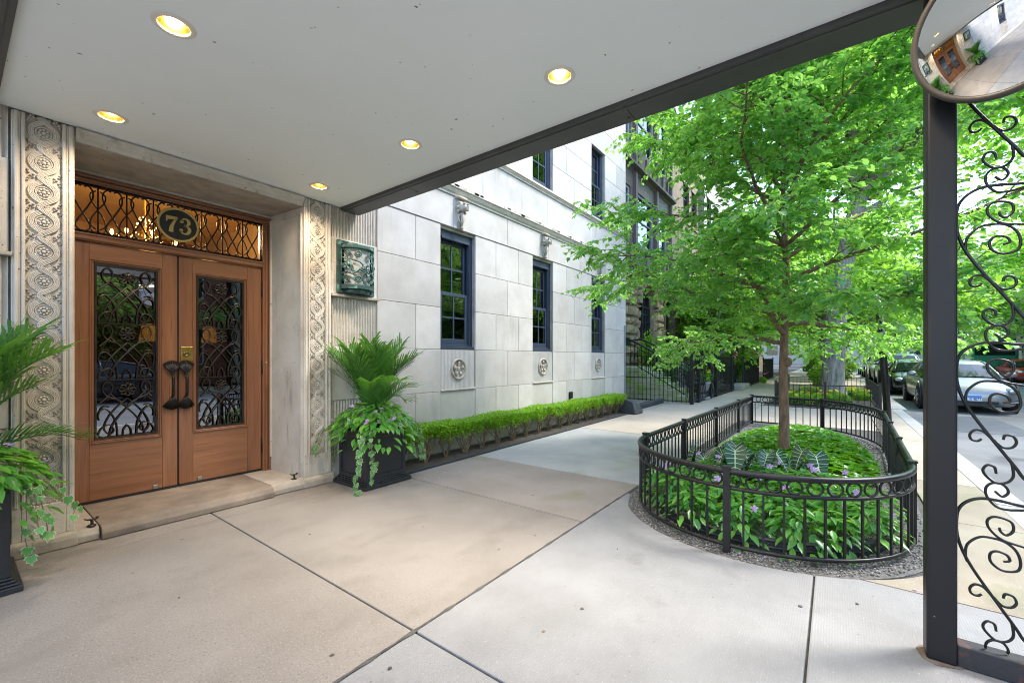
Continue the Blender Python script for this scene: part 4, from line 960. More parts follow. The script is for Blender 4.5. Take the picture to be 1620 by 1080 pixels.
# recessed ceiling lights
dl_names = {(1,0): 'lit recessed ceiling light nearest the right pilaster', (0,0): 'lit recessed ceiling light nearest the left pilaster',
            (1,1): 'lit recessed ceiling light second from the wall along the right beam', (0,1): 'large lit recessed ceiling light second from the wall at upper left',
            (1,2): 'lit recessed ceiling light third from the wall along the right beam', (0,2): 'lit recessed ceiling light above the view, third from wall on left',
            (1,3): 'lit recessed ceiling light beside the post, seen in the convex mirror', (0,3): 'lit recessed ceiling light above the camera near the street end'}
for i, x in enumerate(LX):
    for j, y in enumerate(LY):
        d = empty('recessed_downlight', (x, y, CZc), dl_names[(i, j)], 'ceiling light', 'recessed lights in the canopy ceiling')
        b = MB(); n = 28; r0, r1 = .066, .094
        pr = [(r0,CZc+.004),(r0,CZc-.004),(r0+.008,CZc-.007),(r1-.006,CZc-.005),(r1,CZc-.0005)]
        v = [(x+r*math.cos(2*PI*k/n), y+r*math.sin(2*PI*k/n), z) for r, z in pr for k in range(n)]
        b.add(v, [(q*n+k, q*n+(k+1)%n, (q+1)*n+(k+1)%n, (q+1)*n+k) for q in range(4) for k in range(n)]); b.build('trim_ring', M['trim'], d, smooth=True)
        b = MB(); pr = [(.0665,CZc+.0045),(.062,CZc+.03),(.05,CZc+.07),(.03,CZc+.10)]
        v = [(x+r*math.cos(2*PI*k/n), y+r*math.sin(2*PI*k/n), z) for r, z in pr for k in range(n)]
        b.add(v, [(q*n+k, q*n+(k+1)%n, (q+1)*n+(k+1)%n, (q+1)*n+k) for q in range(3) for k in range(n)] + [tuple(3*n+k for k in range(n))])
        b.build('reflector', M['can'], d, smooth=True)
        b = MB(); b.ell((x, y, CZc+.055), (.036,.036,.03), 12, 6); b.build('bulb', M['bulb'], d, smooth=True)
        sp = bpy.data.lights.new('downlight_lamp', 'SPOT'); sp.energy = DOWN_W; sp.color = (1,.80,.58); sp.spot_size = math.radians(150); sp.spot_blend = .9; sp.shadow_soft_size = .05
        so = bpy.data.objects.new('downlight_lamp', sp); COL.objects.link(so); so.parent = d; so.location = (0,0,.012)

# convex mirror on the post
mc = Vector((2.40, -.510, 2.63)); mn = Vector((-.80, .46, -.26)).normalized()
MR = empty('convex_mirror', tuple(mc), 'round convex traffic mirror with dark rim fixed high on the canopy post', 'mirror')
R0, rs = .265, .60
rot = mn.to_track_quat('Z', 'Y').to_matrix()
def mloc(p): q = rot @ Vector(p) + mc; return tuple(q)
b = MB(); n = 56; h0 = math.sqrt(rs*rs-R0*R0); prof = []
for k in range(15): r = R0*(1-k/15.); prof.append((r, math.sqrt(rs*rs-r*r)-h0+.004))
v = [mloc((r*math.cos(2*PI*q/n), r*math.sin(2*PI*q/n), z)) for r, z in prof for q in range(n)] + [mloc((0,0,rs-h0+.004))]
b.add(v, [(i*n+q, i*n+(q+1)%n, (i+1)*n+(q+1)%n, (i+1)*n+q) for i in range(14) for q in range(n)] + [(14*n+q, 14*n+(q+1)%n, 15*n) for q in range(n)])
b.build('mirror_glass', M['mirror'], MR, smooth=True)
b = MB(); b.tube([mloc((R0*math.cos(2*PI*q/n), R0*math.sin(2*PI*q/n), 0)) for q in range(n)], .015, 8, closed=True); b.build('mirror_rim', M['rim'], MR, smooth=True)
b = MB(); v = [mloc((r*math.cos(2*PI*q/n), r*math.sin(2*PI*q/n), z)) for r, z in ((R0,-.006),(R0*.6,-.035),(.03,-.045)) for q in range(n)]
b.add(v, [(i*n+q, i*n+(q+1)%n, (i+1)*n+(q+1)%n, (i+1)*n+q) for i in range(2) for q in range(n)] + [tuple(2*n+q for q in range(n))]); b.build('mirror_back', M['rim'], MR, smooth=True)
b = MB(); b.tube([mloc((0,0,-.04)), (2.60,-.46,2.70), (2.67,-.40,2.76)], .014, 8); b.build('mirror_bracket', M['rim'], MR, smooth=True)
# ------------------------------------------------------------------ planters with palm, impatiens and ivy
def frond_mesh(seed, L_, e0, e1, n=20):
    r = random.Random(seed); b = MB(); pts = []; p = Vector((0,0,0)); seg = L_/20
    for i in range(21):
        pts.append(p.copy()); t = i/20; e = e0+(e1-e0)*t**1.3; p = p+Vector((math.cos(e), 0, math.sin(e)))*seg
    b.tube(pts, [.006*(1-.8*i/20)+.0012 for i in range(21)], 5)
    for k in range(n):
        t = .26+.74*k/n; i = t*20; i0 = min(int(i), 19); q = pts[i0].lerp(pts[i0+1], i-i0); d = (pts[i0+1]-pts[i0]).normalized()
        up = Vector((0,1,0)).cross(d)*-1
        for s in (-1, 1):
            ll = L_*.34*(math.sin(PI*min(1, .18+.82*(1-t)+.05))**.6)*(.8+.3*r.random())*(.55 if t > .93 else 1)
            dv = (d*(.62+.5*t)+Vector((0,s,0))*(.9-.35*t)+up*(.22+.15*r.random())).normalized()
            w = .0095+.002*r.random(); sd_ = dv.cross(up).normalized()*w; m1 = q+dv*ll*.45; dr = Vector((0,0,-1))
            e_ = q+dv*ll+dr*ll*(.10+.12*r.random()); m2 = q+dv*ll*.75+dr*ll*.03
            b.add([q-sd_*.4, q+sd_*.4, m1+sd_, m1-sd_, m2+sd_*.75, m2-sd_*.75, e_], [(0,1,2,3),(3,2,4,5),(5,4,6)])
    return b.mesh('palm_frond', M['leaf_pal'])
FR = [frond_mesh(k, L_, math.radians(a_), math.radians(e)) for k, (L_, a_, e) in enumerate([(.98,85,52),(.95,79,22),(.92,70,-10),(.86,60,-38),(.70,50,-50),(.96,81,36)])]
def ivy_leaf():
    out = [(0,0),(.30,-.10),(.52,.18),(.34,.34),(.40,.62),(.16,.62),(0,1.0),(-.16,.62),(-.40,.62),(-.34,.34),(-.52,.18),(-.30,-.10)]
    b = MB(); b.add([(x*1.0,y,0.06*abs(x)) for x, y in out]+[(0,.3,.0)], [(i,(i+1)%12,12) for i in range(12)], 0)
    c = (0,.33); b.add([(x*.87, c[1]+(y-c[1])*.87, .014+.06*abs(x)) for x, y in out]+[(0,.33,.014)], [(i,(i+1)%12,12) for i in range(12)], 1)
    return b.mesh('ivy_leaf', [M['ivy_edge'], M['ivy_mid']])
IVL = ivy_leaf()
def flower_mesh(m, r=.02):
    b = MB()
    for k in range(5):
        a = 2*PI*k/5; c, s = math.cos(a), math.sin(a); c1, s1 = math.cos(a+.5), math.sin(a+.5); c2, s2 = math.cos(a-.5), math.sin(a-.5)
        b.add([(0,0,.002),(r*.75*c1,r*.75*s1,.003),(r*1.05*c,r*1.05*s,-.001),(r*.75*c2,r*.75*s2,.003)], [(0,1,2,3)])
    return b.mesh('flower', m)
FLI = flower_mesh(M['lilac'], .021); FLY = flower_mesh(M['yellow'], .05); FLP = flower_mesh(M['pinkf'], .06)
def dome_leaves(r, n, c, rad, h, size, zlow=-.1):
    """leaves lying over a dome, pointing outwards and down"""
    P, D, N, S = [], [], [], []
    for _ in range(n):
        a = r.random()*2*PI; u = r.random()**.55; z = c[2]+h*(1-u**2.2)+r.uniform(-.03,.02)+(zlow if u > .93 else 0)*r.random()
        o = Vector((math.cos(a), math.sin(a), 0)); P.append((c[0]+rad*u*o.x, c[1]+rad*u*o.y, z))
        tilt = -.15-.75*u*r.random(); tw = Vector((r.uniform(-.6,.6), r.uniform(-.6,.6), 0))
        D.append(tuple(o+tw*.8+Vector((0,0,tilt+.35*(1-u))))); N.append((o.x*.5*u+r.uniform(-.3,.3), o.y*.5*u+r.uniform(-.3,.3), 1)); S.append(size*(.65+.6*r.random()))
    return P, D, N, S
def planter_set(cx, cy, names, seed, nfl=20):
    r = random.Random(seed)
    P = empty('planter', (cx, cy, 0), names[0], 'planter', 'square black planters beside the entrance')
    h = .25; z0, z1 = .085, .575
    for nm, prof in (('base_moulding', ((.297,.0,.038),(.285,.0385,.052),(.272,.0525,.068),(.26,.0685,.085))),):
        b = MB()
        for w, a_, e in prof: b.box(cx-w, cx+w, cy-w, cy+w, a_+.001, e)
        b.build(nm, M['planter'], P, bevel=.005)
    b = MB(); b.box(cx-h+.012, cx+h-.012, cy-h+.012, cy+h-.012, z0, z1-.06); b.build('body', M['planter'], P)
    for k, (dx, dy) in enumerate(((0,-1),(0,1),(-1,0),(1,0))):
        b = MB(); f = .04
        def bx(u0, u1, a_, e):
            if dx == 0: ys = sorted((cy+dy*(h-.0118), cy+dy*h)); b.box(cx+u0, cx+u1, ys[0], ys[1], a_, e)
            else: xs_ = sorted((cx+dx*(h-.0118), cx+dx*h)); b.box(xs_[0], xs_[1], cy+u0, cy+u1, a_, e)
        e_ = h if dx == 0 else h-.012
        bx(-e_, -h+f, z0+.0005, z1); bx(h-f, e_, z0+.0005, z1); bx(-h+f, h-f, z0+.0005, z0+f); bx(-h+f, h-f, z1-f, z1)
        b.build('panel_frame', M['planter'], P, bevel=.003)
    b = MB(); b.box(cx-h+.013, cx+h-.013, cy-h+.013, cy+h-.013, z1-.059, z1-.045); b.build('soil', M['soil'], P)
    pm = empty('palm', (cx, cy, .54), names[1], 'palm plant', 'palms in the black planters')
    b = MB()
    for k in range(7): a = k*.9; b.tube([(cx+.03*math.cos(a),cy+.03*math.sin(a),.53),(cx+.05*math.cos(a),cy+.05*math.sin(a),.78)], [.013,.008], 6)
    b.build('stem', M['leaf_bush'], pm, smooth=True)
    for k in range(34):
        v = [0,1,2,5,3,1,2,0,3,2,1,5,3][k % 13]
        if math.cos(k*2.399) < -.45 and v in (2,3): v = 5
        a = k*2.399+r.uniform(-.25,.25); s = r.uniform(.76,1.0)
        a_out = Vector((math.cos(a), math.sin(a)))
        if a_out.y > .55 and v in (1,2,3,4): v = 0 if k % 2 else 5; s *= .85
        inst('frond', FR[v], pm, (cx+.03*math.cos(a), cy+.03*math.sin(a), .58+.12*r.random()), (r.uniform(-.12,.12), r.uniform(-.08,.08), a), (s,s,s))
    im = empty('impatiens', (cx, cy, .55), names[2], 'flowering plant')
    q = dome_leaves(r, 620, (cx, cy-.02, .60), .43, .25, .105, -.20); scat('foliage', LEAF_LANCE, *q, M['leaf_imp'], im)
    for k in range(nfl):
        a = r.uniform(-PI*1.15, .25); u = r.uniform(.55, 1.0)
        inst('flower', FLI, im, (cx+.44*u*math.cos(a), cy+.44*u*math.sin(a), .665+.25*(1-u**2.2)), (r.uniform(.2,.9)*(-math.sin(a))*-1, r.uniform(.2,.9)*math.cos(a), r.random()*6), (1.15,)*3)
    for vi, (vx, vy, drop, ox, oy) in enumerate(((-.27,-.29,.60,-.02,-.03),(-.31,.22,.42,-.05,0),(.30,-.28,.42,.07,-.03))):
        iv = empty('trailing_ivy', (cx+vx, cy+vy, .5), names[3+vi], 'ivy', 'variegated ivy hanging from the planters')
        nst = 4
        for st in range(nst):
            dd = drop*r.uniform(.55,1.0) if st else drop; jx, jy = r.uniform(-.11,.11), r.uniform(-.09,.09)
            pts = cr([(cx+vx*.7, cy+vy*.7, .60),(cx+vx+ox*.5+jx*.6, cy+vy+oy*.5+jy*.6, .60),(cx+vx+ox+jx, cy+vy+oy+jy, .58-dd*.4),(cx+vx+ox*1.2+jx*1.3, cy+vy+oy*1.2+jy*1.3, .58-dd*.72),(cx+vx+ox*1.3+jx, cy+vy+oy*1.3+jy, .58-dd)], 6)
            b = MB(); b.tube(pts, .0025, 4); b.build('vine', M['twig'], iv)
            m_ = max(7, int(dd/.033))
            for k in range(m_):
                p = pts[min(len(pts)-1, int(4+(len(pts)-5)*k/m_))]; s = r.uniform(.045,.068)
                out = math.atan2(vy, vx)+r.uniform(-1.0,1.0)
                o = inst('leaf', IVL, iv, (p.x+.02*math.cos(out), p.y+.02*math.sin(out), p.z+r.uniform(-.01,.01)), (r.uniform(-1.9,-.9), r.uniform(-.5,.5), out+PI/2-PI+PI), (s,s,s))
                o.rotation_euler = (r.uniform(-2.3,-1.5), r.uniform(-.5,.5), out-PI/2+PI) if False else (-(PI/2)+r.uniform(-.1,.7), r.uniform(-.5,.5), out-PI/2)
planter_set(2.845, 4.07, ['square black planter right of the doors, beside the hedge', 'feathery green palm in the black planter right of the doors', 'lilac flowering impatiens around the palm right of the doors',
    'cream edged ivy trailing down the front corner of the right planter', 'cream edged ivy trailing down beside the carved right pilaster', 'cream edged ivy trailing at the hedge end of the right planter'], 5)
planter_set(-.02, 4.05, ['square black planter cut off by the left edge of the photo', 'feathery green palm cut off at the left edge of the photo', 'impatiens around the palm cut off at the left edge',
    'cream edged ivy on the hidden front corner of the left planter', 'cream edged ivy on the far side of the left planter', 'cream edged ivy spilling before the carved left pilaster'], 11, 6)

# ------------------------------------------------------------------ boxwood hedge and its bed
b = MB(); b.box(3.2, 9.9, 3.985, 4.425, -.1, .012); tag(b.build('hedge_bed', M['soil']), kind='structure')
ed = MB(); ed.box(3.17, 9.9, 3.955, 3.985, -.05, .022); tag(ed.build('bed_edging', M['black_stone'], bevel=.004), 'black strip edging along the foot of the boxwood hedge', 'edging')
HV = []
for v in range(3):
    r = random.Random(40+v); n = 3600
    P = np.column_stack([np.array([r.uniform(-.26,.26) for _ in range(n)]), np.array([r.uniform(-.17,.17) for _ in range(n)]), np.zeros(n)])
    zt = .462+.006*np.sin(P[:,0]*9+v); zl = .275+.05*np.sin(P[:,0]*14+2*v)
    u = np.array([r.random()**.6 for _ in range(n)]); P[:,2] = zl+(zt-zl)*u+np.array([r.gauss(0,.009) for _ in range(n)])
    D = np.array([(r.uniform(-1,1), r.uniform(-1.2,.8), r.uniform(-.3,.7)) for _ in range(n)]); N = np.array([(r.uniform(-1,1), r.uniform(-1,1), 1) for _ in range(n)])
    S = np.array([r.uniform(.020,.033) for _ in range(n)])
    fm = scatter_mesh('hedge_foliage', LEAF_SMALL, P, D, N, S, M['leaf_box'])
    b = MB()
    for k in range(9):
        a = r.uniform(-.2,.2); c = r.uniform(-.1,.1); b.tube(cr([(a*.12, c*.1, 0),(a*.35+r.uniform(-.02,.02), c*.4, .10),(a*.75, c, .22),(a, c*1.3, .36)], 4), [.009]*5+[.006]*5+[.004]*3, 5)
    for k in range(14):
        a = r.uniform(-.2,.2); b.tube([(a*.6,r.uniform(-.08,.08),.16),(a,r.uniform(-.14,.14),.32)], .0022, 4)
    HV.append((fm, b.mesh('hedge_stem', M['twig'])))
ORD = 'first second third fourth fifth sixth seventh eighth ninth tenth eleventh twelfth thirteenth fourteenth fifteenth sixteenth seventeenth eighteenth nineteenth'.split()
for k in range(18):
    x = 3.34+.375*k; r = random.Random(k)
    s_ = empty('boxwood_shrub', (x, 4.2, .01), f'clipped boxwood of the low wall hedge, {ORD[k]} from the black planter', 'shrub', 'boxwoods of the clipped hedge')
    sc3 = (1, r.uniform(.9,1.1), 1+.025*math.sin(k*1.7)+r.uniform(-.02,.02)); fl = (r.choice((-1,1)))
    f = inst('foliage', HV[k % 3][0], s_, (x, 4.2, .01), (0,0,0 if fl > 0 else PI), sc3); f['kind'] = 'stuff'
    inst('stem', HV[k % 3][1], s_, (x, 4.2, .01), (0,0,r.uniform(0,6)), (1,1,1))

# ------------------------------------------------------------------ fenced tree bed
EC, EA, EB = (4.25, .53), .965, .985
front = [(EC[0]-EA*math.sin(PI*i/28), EC[1]+EB*math.cos(PI*i/28)) for i in range(29)]
path = [(10.0,1.36)] + [(10.0-(10.0-4.25)*i/10, 1.36+(1.515-1.36)*i/10) for i in range(1,10)] + front + [(4.25+(8.1-4.25)*i/8, -.455+(-.57+.455)*i/8) for i in range(1,9)]
back = [(p.x, p.y) for p in cr([(8.1,-.57,0),(8.75,-.47,0),(9.35,-.20,0),(9.76,.18,0),(9.93,.75,0),(10.0,1.36,0)], 6)]
path = path + back[1:]
def arclen(pts, step):
    out = []; acc = 0; nxt = 0
    for i in range(len(pts)-1):
        a_, c = Vector((pts[i][0],pts[i][1],0)), Vector((pts[i+1][0],pts[i+1][1],0)); L_ = (c-a_).length
        while nxt <= acc+L_:
            t = (nxt-acc)/L_ if L_ else 0; q = a_.lerp(c, t); d = (c-a_).normalized(); out.append((q.x, q.y, math.atan2(d.y, d.x))); nxt += step
        acc += L_
    return out
def off(pts, dist):
    out = []
    for i in range(len(pts)):
        a_, c = pts[i-1] if i else pts[i], pts[(i+1) % len(pts)]; dx, dy = c[0]-a_[0], c[1]-a_[1]; L_ = math.hypot(dx, dy) or 1
        out.append((pts[i][0]-dy/L_*dist, pts[i][1]+dx/L_*dist))
    return out
outer = off(path, -.12)
b = MB(); b.prism(outer[:-1], 'z', -.09, -.006); tag(b.build('tree_bed', M['gravel']), kind='structure')
FN = empty('bed_fence', (6.5, .5, 0), 'low black iron fence with ring frieze around the linden bed', 'fence')
cl = path[:-1]
b = MB(); b.tube([(x,y,.563) for x, y in cl], .021, 8, closed=True, sq=1); b.build('top_rail', M['iron'], FN, smooth=True)
b = MB(); b.tube([(x,y,.447) for x, y in cl], .013, 6, closed=True); b.build('mid_rail', M['iron'], FN, smooth=True)
b = MB(); b.tube([(x,y,.050) for x, y in cl], .014, 6, closed=True); b.build('bottom_rail', M['iron'], FN, smooth=True)
b = MB(); b.box(-.0065,.0065,-.0065,.0065,.05,.447); PK = b.mesh('picket', M['iron'])
b = MB(); b.tube([(.044*math.cos(2*PI*i/18), 0, .044*math.sin(2*PI*i/18)) for i in range(18)], .0075, 5, closed=True); RG = b.mesh('ring', M['iron'], smooth=True)
for x, y, a in arclen(path, .118): inst('picket', PK, FN, (x,y,0), (0,0,a))
for x, y, a in arclen(path, .118)[:-1]: inst('ring', RG, FN, (x+.059*math.cos(a), y+.059*math.sin(a), .505), (0,0,a))
b = MB(); b.box(-.022,.022,-.022,.022,0,.585); b.box(-.028,.028,-.028,.028,.585,.598); PSM = b.mesh('post', M['iron'])
for x, y, a in ((4.25,1.517,0),(5.5,1.48,0),(7.1,1.44,0),(8.7,1.395,0),(10.0,1.36,.7),(3.288,.60,PI/2),(4.27,-.457,0),(5.48,-.49,0),(6.75,-.53,0),(8.05,-.57,0),(9.76,.18,.9)):
    inst('post', PSM, FN, (x,y,0), (0,0,a), (1.0,1.0,1))
OCT = T([(1,0,0),(-1,0,0),(0,1,0),(0,-1,0),(0,0,.7),(0,0,-.7)], [(0,2,4),(2,1,4),(1,3,4),(3,0,4),(2,0,5),(1,2,5),(3,1,5),(0,3,5)])
P, S = [], []
inn = off(path, .35); no_ = len(outer)
for _ in range(15000):
    i = rnd.randrange(no_-1); t = rnd.random(); u = rnd.random()**.8*.98
    a_ = (outer[i][0]+(outer[i+1][0]-outer[i][0])*t, outer[i][1]+(outer[i+1][1]-outer[i][1])*t); c = (inn[i][0]+(inn[i+1][0]-inn[i][0])*t, inn[i][1]+(inn[i+1][1]-inn[i][1])*t)
    u = .04+.96*u; P.append((a_[0]+(c[0]-a_[0])*u, a_[1]+(c[1]-a_[1])*u, -.004+.006*rnd.random())); S.append(rnd.uniform(.004,.010))
R3 = lambda n: np.array([(rnd.gauss(0,1), rnd.gauss(0,1), rnd.gauss(0,1)) for _ in range(n)])
scat('gravel', OCT, P, R3(len(P)), R3(len(P)), S, M['pebble'], kind='stuff')
def mound_h(x, y):
    u = ((x-6.95)/2.65)**2+((y-.46)/.88)**2
    return .24*max(0, 1-u**1.5)
b = MB(); nx_, ny_ = 26, 14; v = []
for i in range(nx_+1):
    for j in range(ny_+1):
        x = 4.35+5.3*i/nx_; y = -.42+1.76*j/ny_; v.append((x, y, mound_h(x, y)*.8-.02))
b.add(v, [(i*(ny_+1)+j, (i+1)*(ny_+1)+j, (i+1)*(ny_+1)+j+1, i*(ny_+1)+j+1) for i in range(nx_) for j in range(ny_)]); tag(b.build('mound_soil', M['soil'], smooth=True), kind='structure')
P, D, N, S = [], [], [], []
for _ in range(4300):
    while True:
        x, y = rnd.uniform(4.6, 9.6), rnd.uniform(-.42, 1.34)
        if ((x-6.95)/2.6)**2+((y-.46)/.87)**2 < 1: break
    z = mound_h(x, y)+rnd.uniform(-.01,.035)
    tilt = (rnd.uniform(-.4,.4), rnd.uniform(-.4,.4)); k5 = rnd.randint(5, 7); a0 = rnd.random()*6; s = rnd.uniform(.042,.066)
    for k in range(k5):
        a = a0+2*PI*k/k5; P.append((x, y, z)); D.append((math.cos(a), math.sin(a), .25-tilt[0]*math.cos(a)-tilt[1]*math.sin(a))); N.append((tilt[0], tilt[1], 1)); S.append(s*rnd.uniform(.8,1.15))
scat('ground_cover', LEAF_SMALL, P, D, N, S, M['leaf_pach'], kind='stuff')
# impatiens in the rounded front
IMV = []
for v in range(4):
    r = random.Random(70+v); q = dome_leaves(r, 86, (0,0,.07), .19, .21, .098, -.05); IMV.append(scatter_mesh('impatiens_foliage', LEAF_LANCE, *q, M['leaf_imp']))
LFM = scatter_mesh('impatiens_leaf', LEAF_LANCE, [(0,0,0)], [(0,1,0)], [(0,0,1)], [.09], M['leaf_imp'])
spots = []; r = random.Random(8); tries = 0
while len(spots) < 34 and tries < 9000:
    tries += 1; x, y = r.uniform(3.4, 5.0), r.uniform(-.4, 1.45)
    if ((x-4.3)/.80)**2+((y-.53)/.80)**2 > 1 or x > 4.9: continue
    if all((x-a_)**2+(y-c)**2 > .205**2 for a_, c in spots): spots.append((x, y))
for k, (x, y) in enumerate(spots):
    hgt = r.uniform(.85, 1.15)
    t = empty('impatiens', (x, y, 0), 'lilac flowering impatiens planted in the rounded front of the fenced bed', 'flowering plant', 'impatiens in the fenced bed')
    f = inst('foliage', IMV[k % 4], t, (x, y, 0), (0,0,r.random()*6), (1,1,hgt)); f['kind'] = 'stuff'
    for q in range(7):
        a = r.random()*2*PI; u = r.uniform(.05,.85); inst('leaf', LFM, t, (x+.19*u*math.cos(a), y+.19*u*math.sin(a), (.075+.215*(1-u**2.2))*hgt+.012), (r.uniform(-.55,.0)-.3*u, r.uniform(-.35,.35), a-PI/2), (r.uniform(.8,1.15),)*3)
    for q in range(r.choice((0,1,1))):
        a = r.random()*2*PI; u = r.uniform(.1,.8); inst('flower', FLI, t, (x+.18*u*math.cos(a), y+.18*u*math.sin(a), (.12+.22*(1-u**2.2))*hgt+.03), (r.uniform(-.5,.5), -.75+r.uniform(-.3,.3), 0), (1.5,)*3)
b = MB(); pts = [(4.3-.86*math.sin(PI*i/30), .53+.88*math.cos(PI*i/30)) for i in range(31)]
inner_ = [(4.3-.84*math.sin(PI*i/30), .53+.86*math.cos(PI*i/30)) for i in range(31)]
b.prism(pts + inner_[::-1], 'z', -.005, .085); b.tube([(x,y,.085) for x, y in pts], .014, 6); b.tube([(x,y,.035) for x, y in pts], .010, 6)
tag(b.build('plastic_edging', M['planter'], smooth=False), 'curved black plastic edging holding the impatiens inside the iron fence', 'edging')
# alocasia
def alo_leaf():
    out = [(0,-.02),(.10,-.16),(.20,-.20),(.27,-.10),(.30,.08),(.26,.30),(.17,.58),(.07,.85),(0,1.0)]
    pts = out + [(-x,y) for x, y in out[-2:0:-1]]; n = len(pts)
    bend = lambda x, y: .35*abs(x)-.25*max(0,y-.3)**2
    b = MB(); b.add([(x,y,bend(x,y)) for x, y in pts]+[(0,y,bend(0,y)) for y in (.1,.35,.6,.8)], [], 0)
    k = n; mid = [(0,.1),(0,.35),(0,.6),(0,.8)]
    f = [(0,1,k),(1,2,k),(2,3,k),(3,4,k),(4,5,k+1),(4,k+1,k),(5,6,k+2),(5,k+2,k+1),(6,7,k+3),(6,k+3,k+2),(7,8,k+3)]
    m = lambda i: i if i in (0,8) or i >= n else n-i
    f += [tuple(m(i) for i in q[::-1]) for q in f]
    b2 = MB(); b2.v = b.v[:]; b2.f = f; b2.m = [0]*len(f)
    def vein(a_, c, w0, w1):
        d = Vector((c[0]-a_[0], c[1]-a_[1], 0)).normalized(); nx2, ny2 = -d.y, d.x; q = []
        for t in (0, .5, 1):
            x, y = a_[0]+(c[0]-a_[0])*t, a_[1]+(c[1]-a_[1])*t; w = w0+(w1-w0)*t
            for s in (-1, 1): xx, yy = x+nx2*w*s, y+ny2*w*s; q.append((xx, yy, bend(xx, yy)+.012))
        b2.add(q, [(0,1,3,2),(2,3,5,4)], 1)
    vein((0,.0),(0,.97),.016,.006)
    for s in (-1, 1):
        for a_, c in (((0,.02),(.19,-.17)),((0,.06),(.27,-.04)),((0,.14),(.285,.14)),((0,.27),(.25,.31)),((0,.42),(.20,.48)),((0,.57),(.145,.64)),((0,.71),(.09,.78))):
            vein((a_[0], a_[1]), (s*c[0], c[1]), .010, .005)
    return b2.mesh('alocasia_leaf', [M['alo'], M['vein']])
ALM = alo_leaf()
for k, (x, y, lab) in enumerate(((5.05,1.10,'white veined alocasia left of the linden trunk'),(5.28,.86,'white veined alocasia just before the linden trunk'),(4.98,.52,'white veined alocasia in front of the linden trunk'),(5.1,.18,'white veined alocasia right of the linden trunk'),(4.75,.85,'small white veined alocasia among the impatiens'))):
    r = random.Random(200+k); t = empty('alocasia', (x,y,.05), lab, 'foliage plant', 'alocasias in the tree bed')
    for q in range(6):
        a = PI+r.uniform(-1.5,1.5) if q else PI; hh = r.uniform(.24,.46); rr = r.uniform(.06,.18); px_, py_ = x+rr*math.cos(a), y+rr*math.sin(a)
        b = MB(); b.tube(cr([(x,y,.03),(x+.35*(px_-x),y+.35*(py_-y),hh*.6),(px_,py_,hh)],4), .006, 5); b.build('stalk', M['leaf_pach'], t, smooth=True)
        s = r.uniform(.20,.30); aa = a+r.uniform(-.5,.5); tl = r.uniform(.25,.95); ca, sa = math.cos(aa), math.sin(aa)
        Dv = Vector((ca*math.sin(tl), sa*math.sin(tl), -math.cos(tl))); Nv = Vector((ca*math.cos(tl), sa*math.cos(tl), math.sin(tl))); Xv = Dv.cross(Nv)
        inst('leaf', ALM, t, (px_,py_,hh), Matrix((Xv, Dv, Nv)).transposed().to_euler(), (s*1.15,s,s))

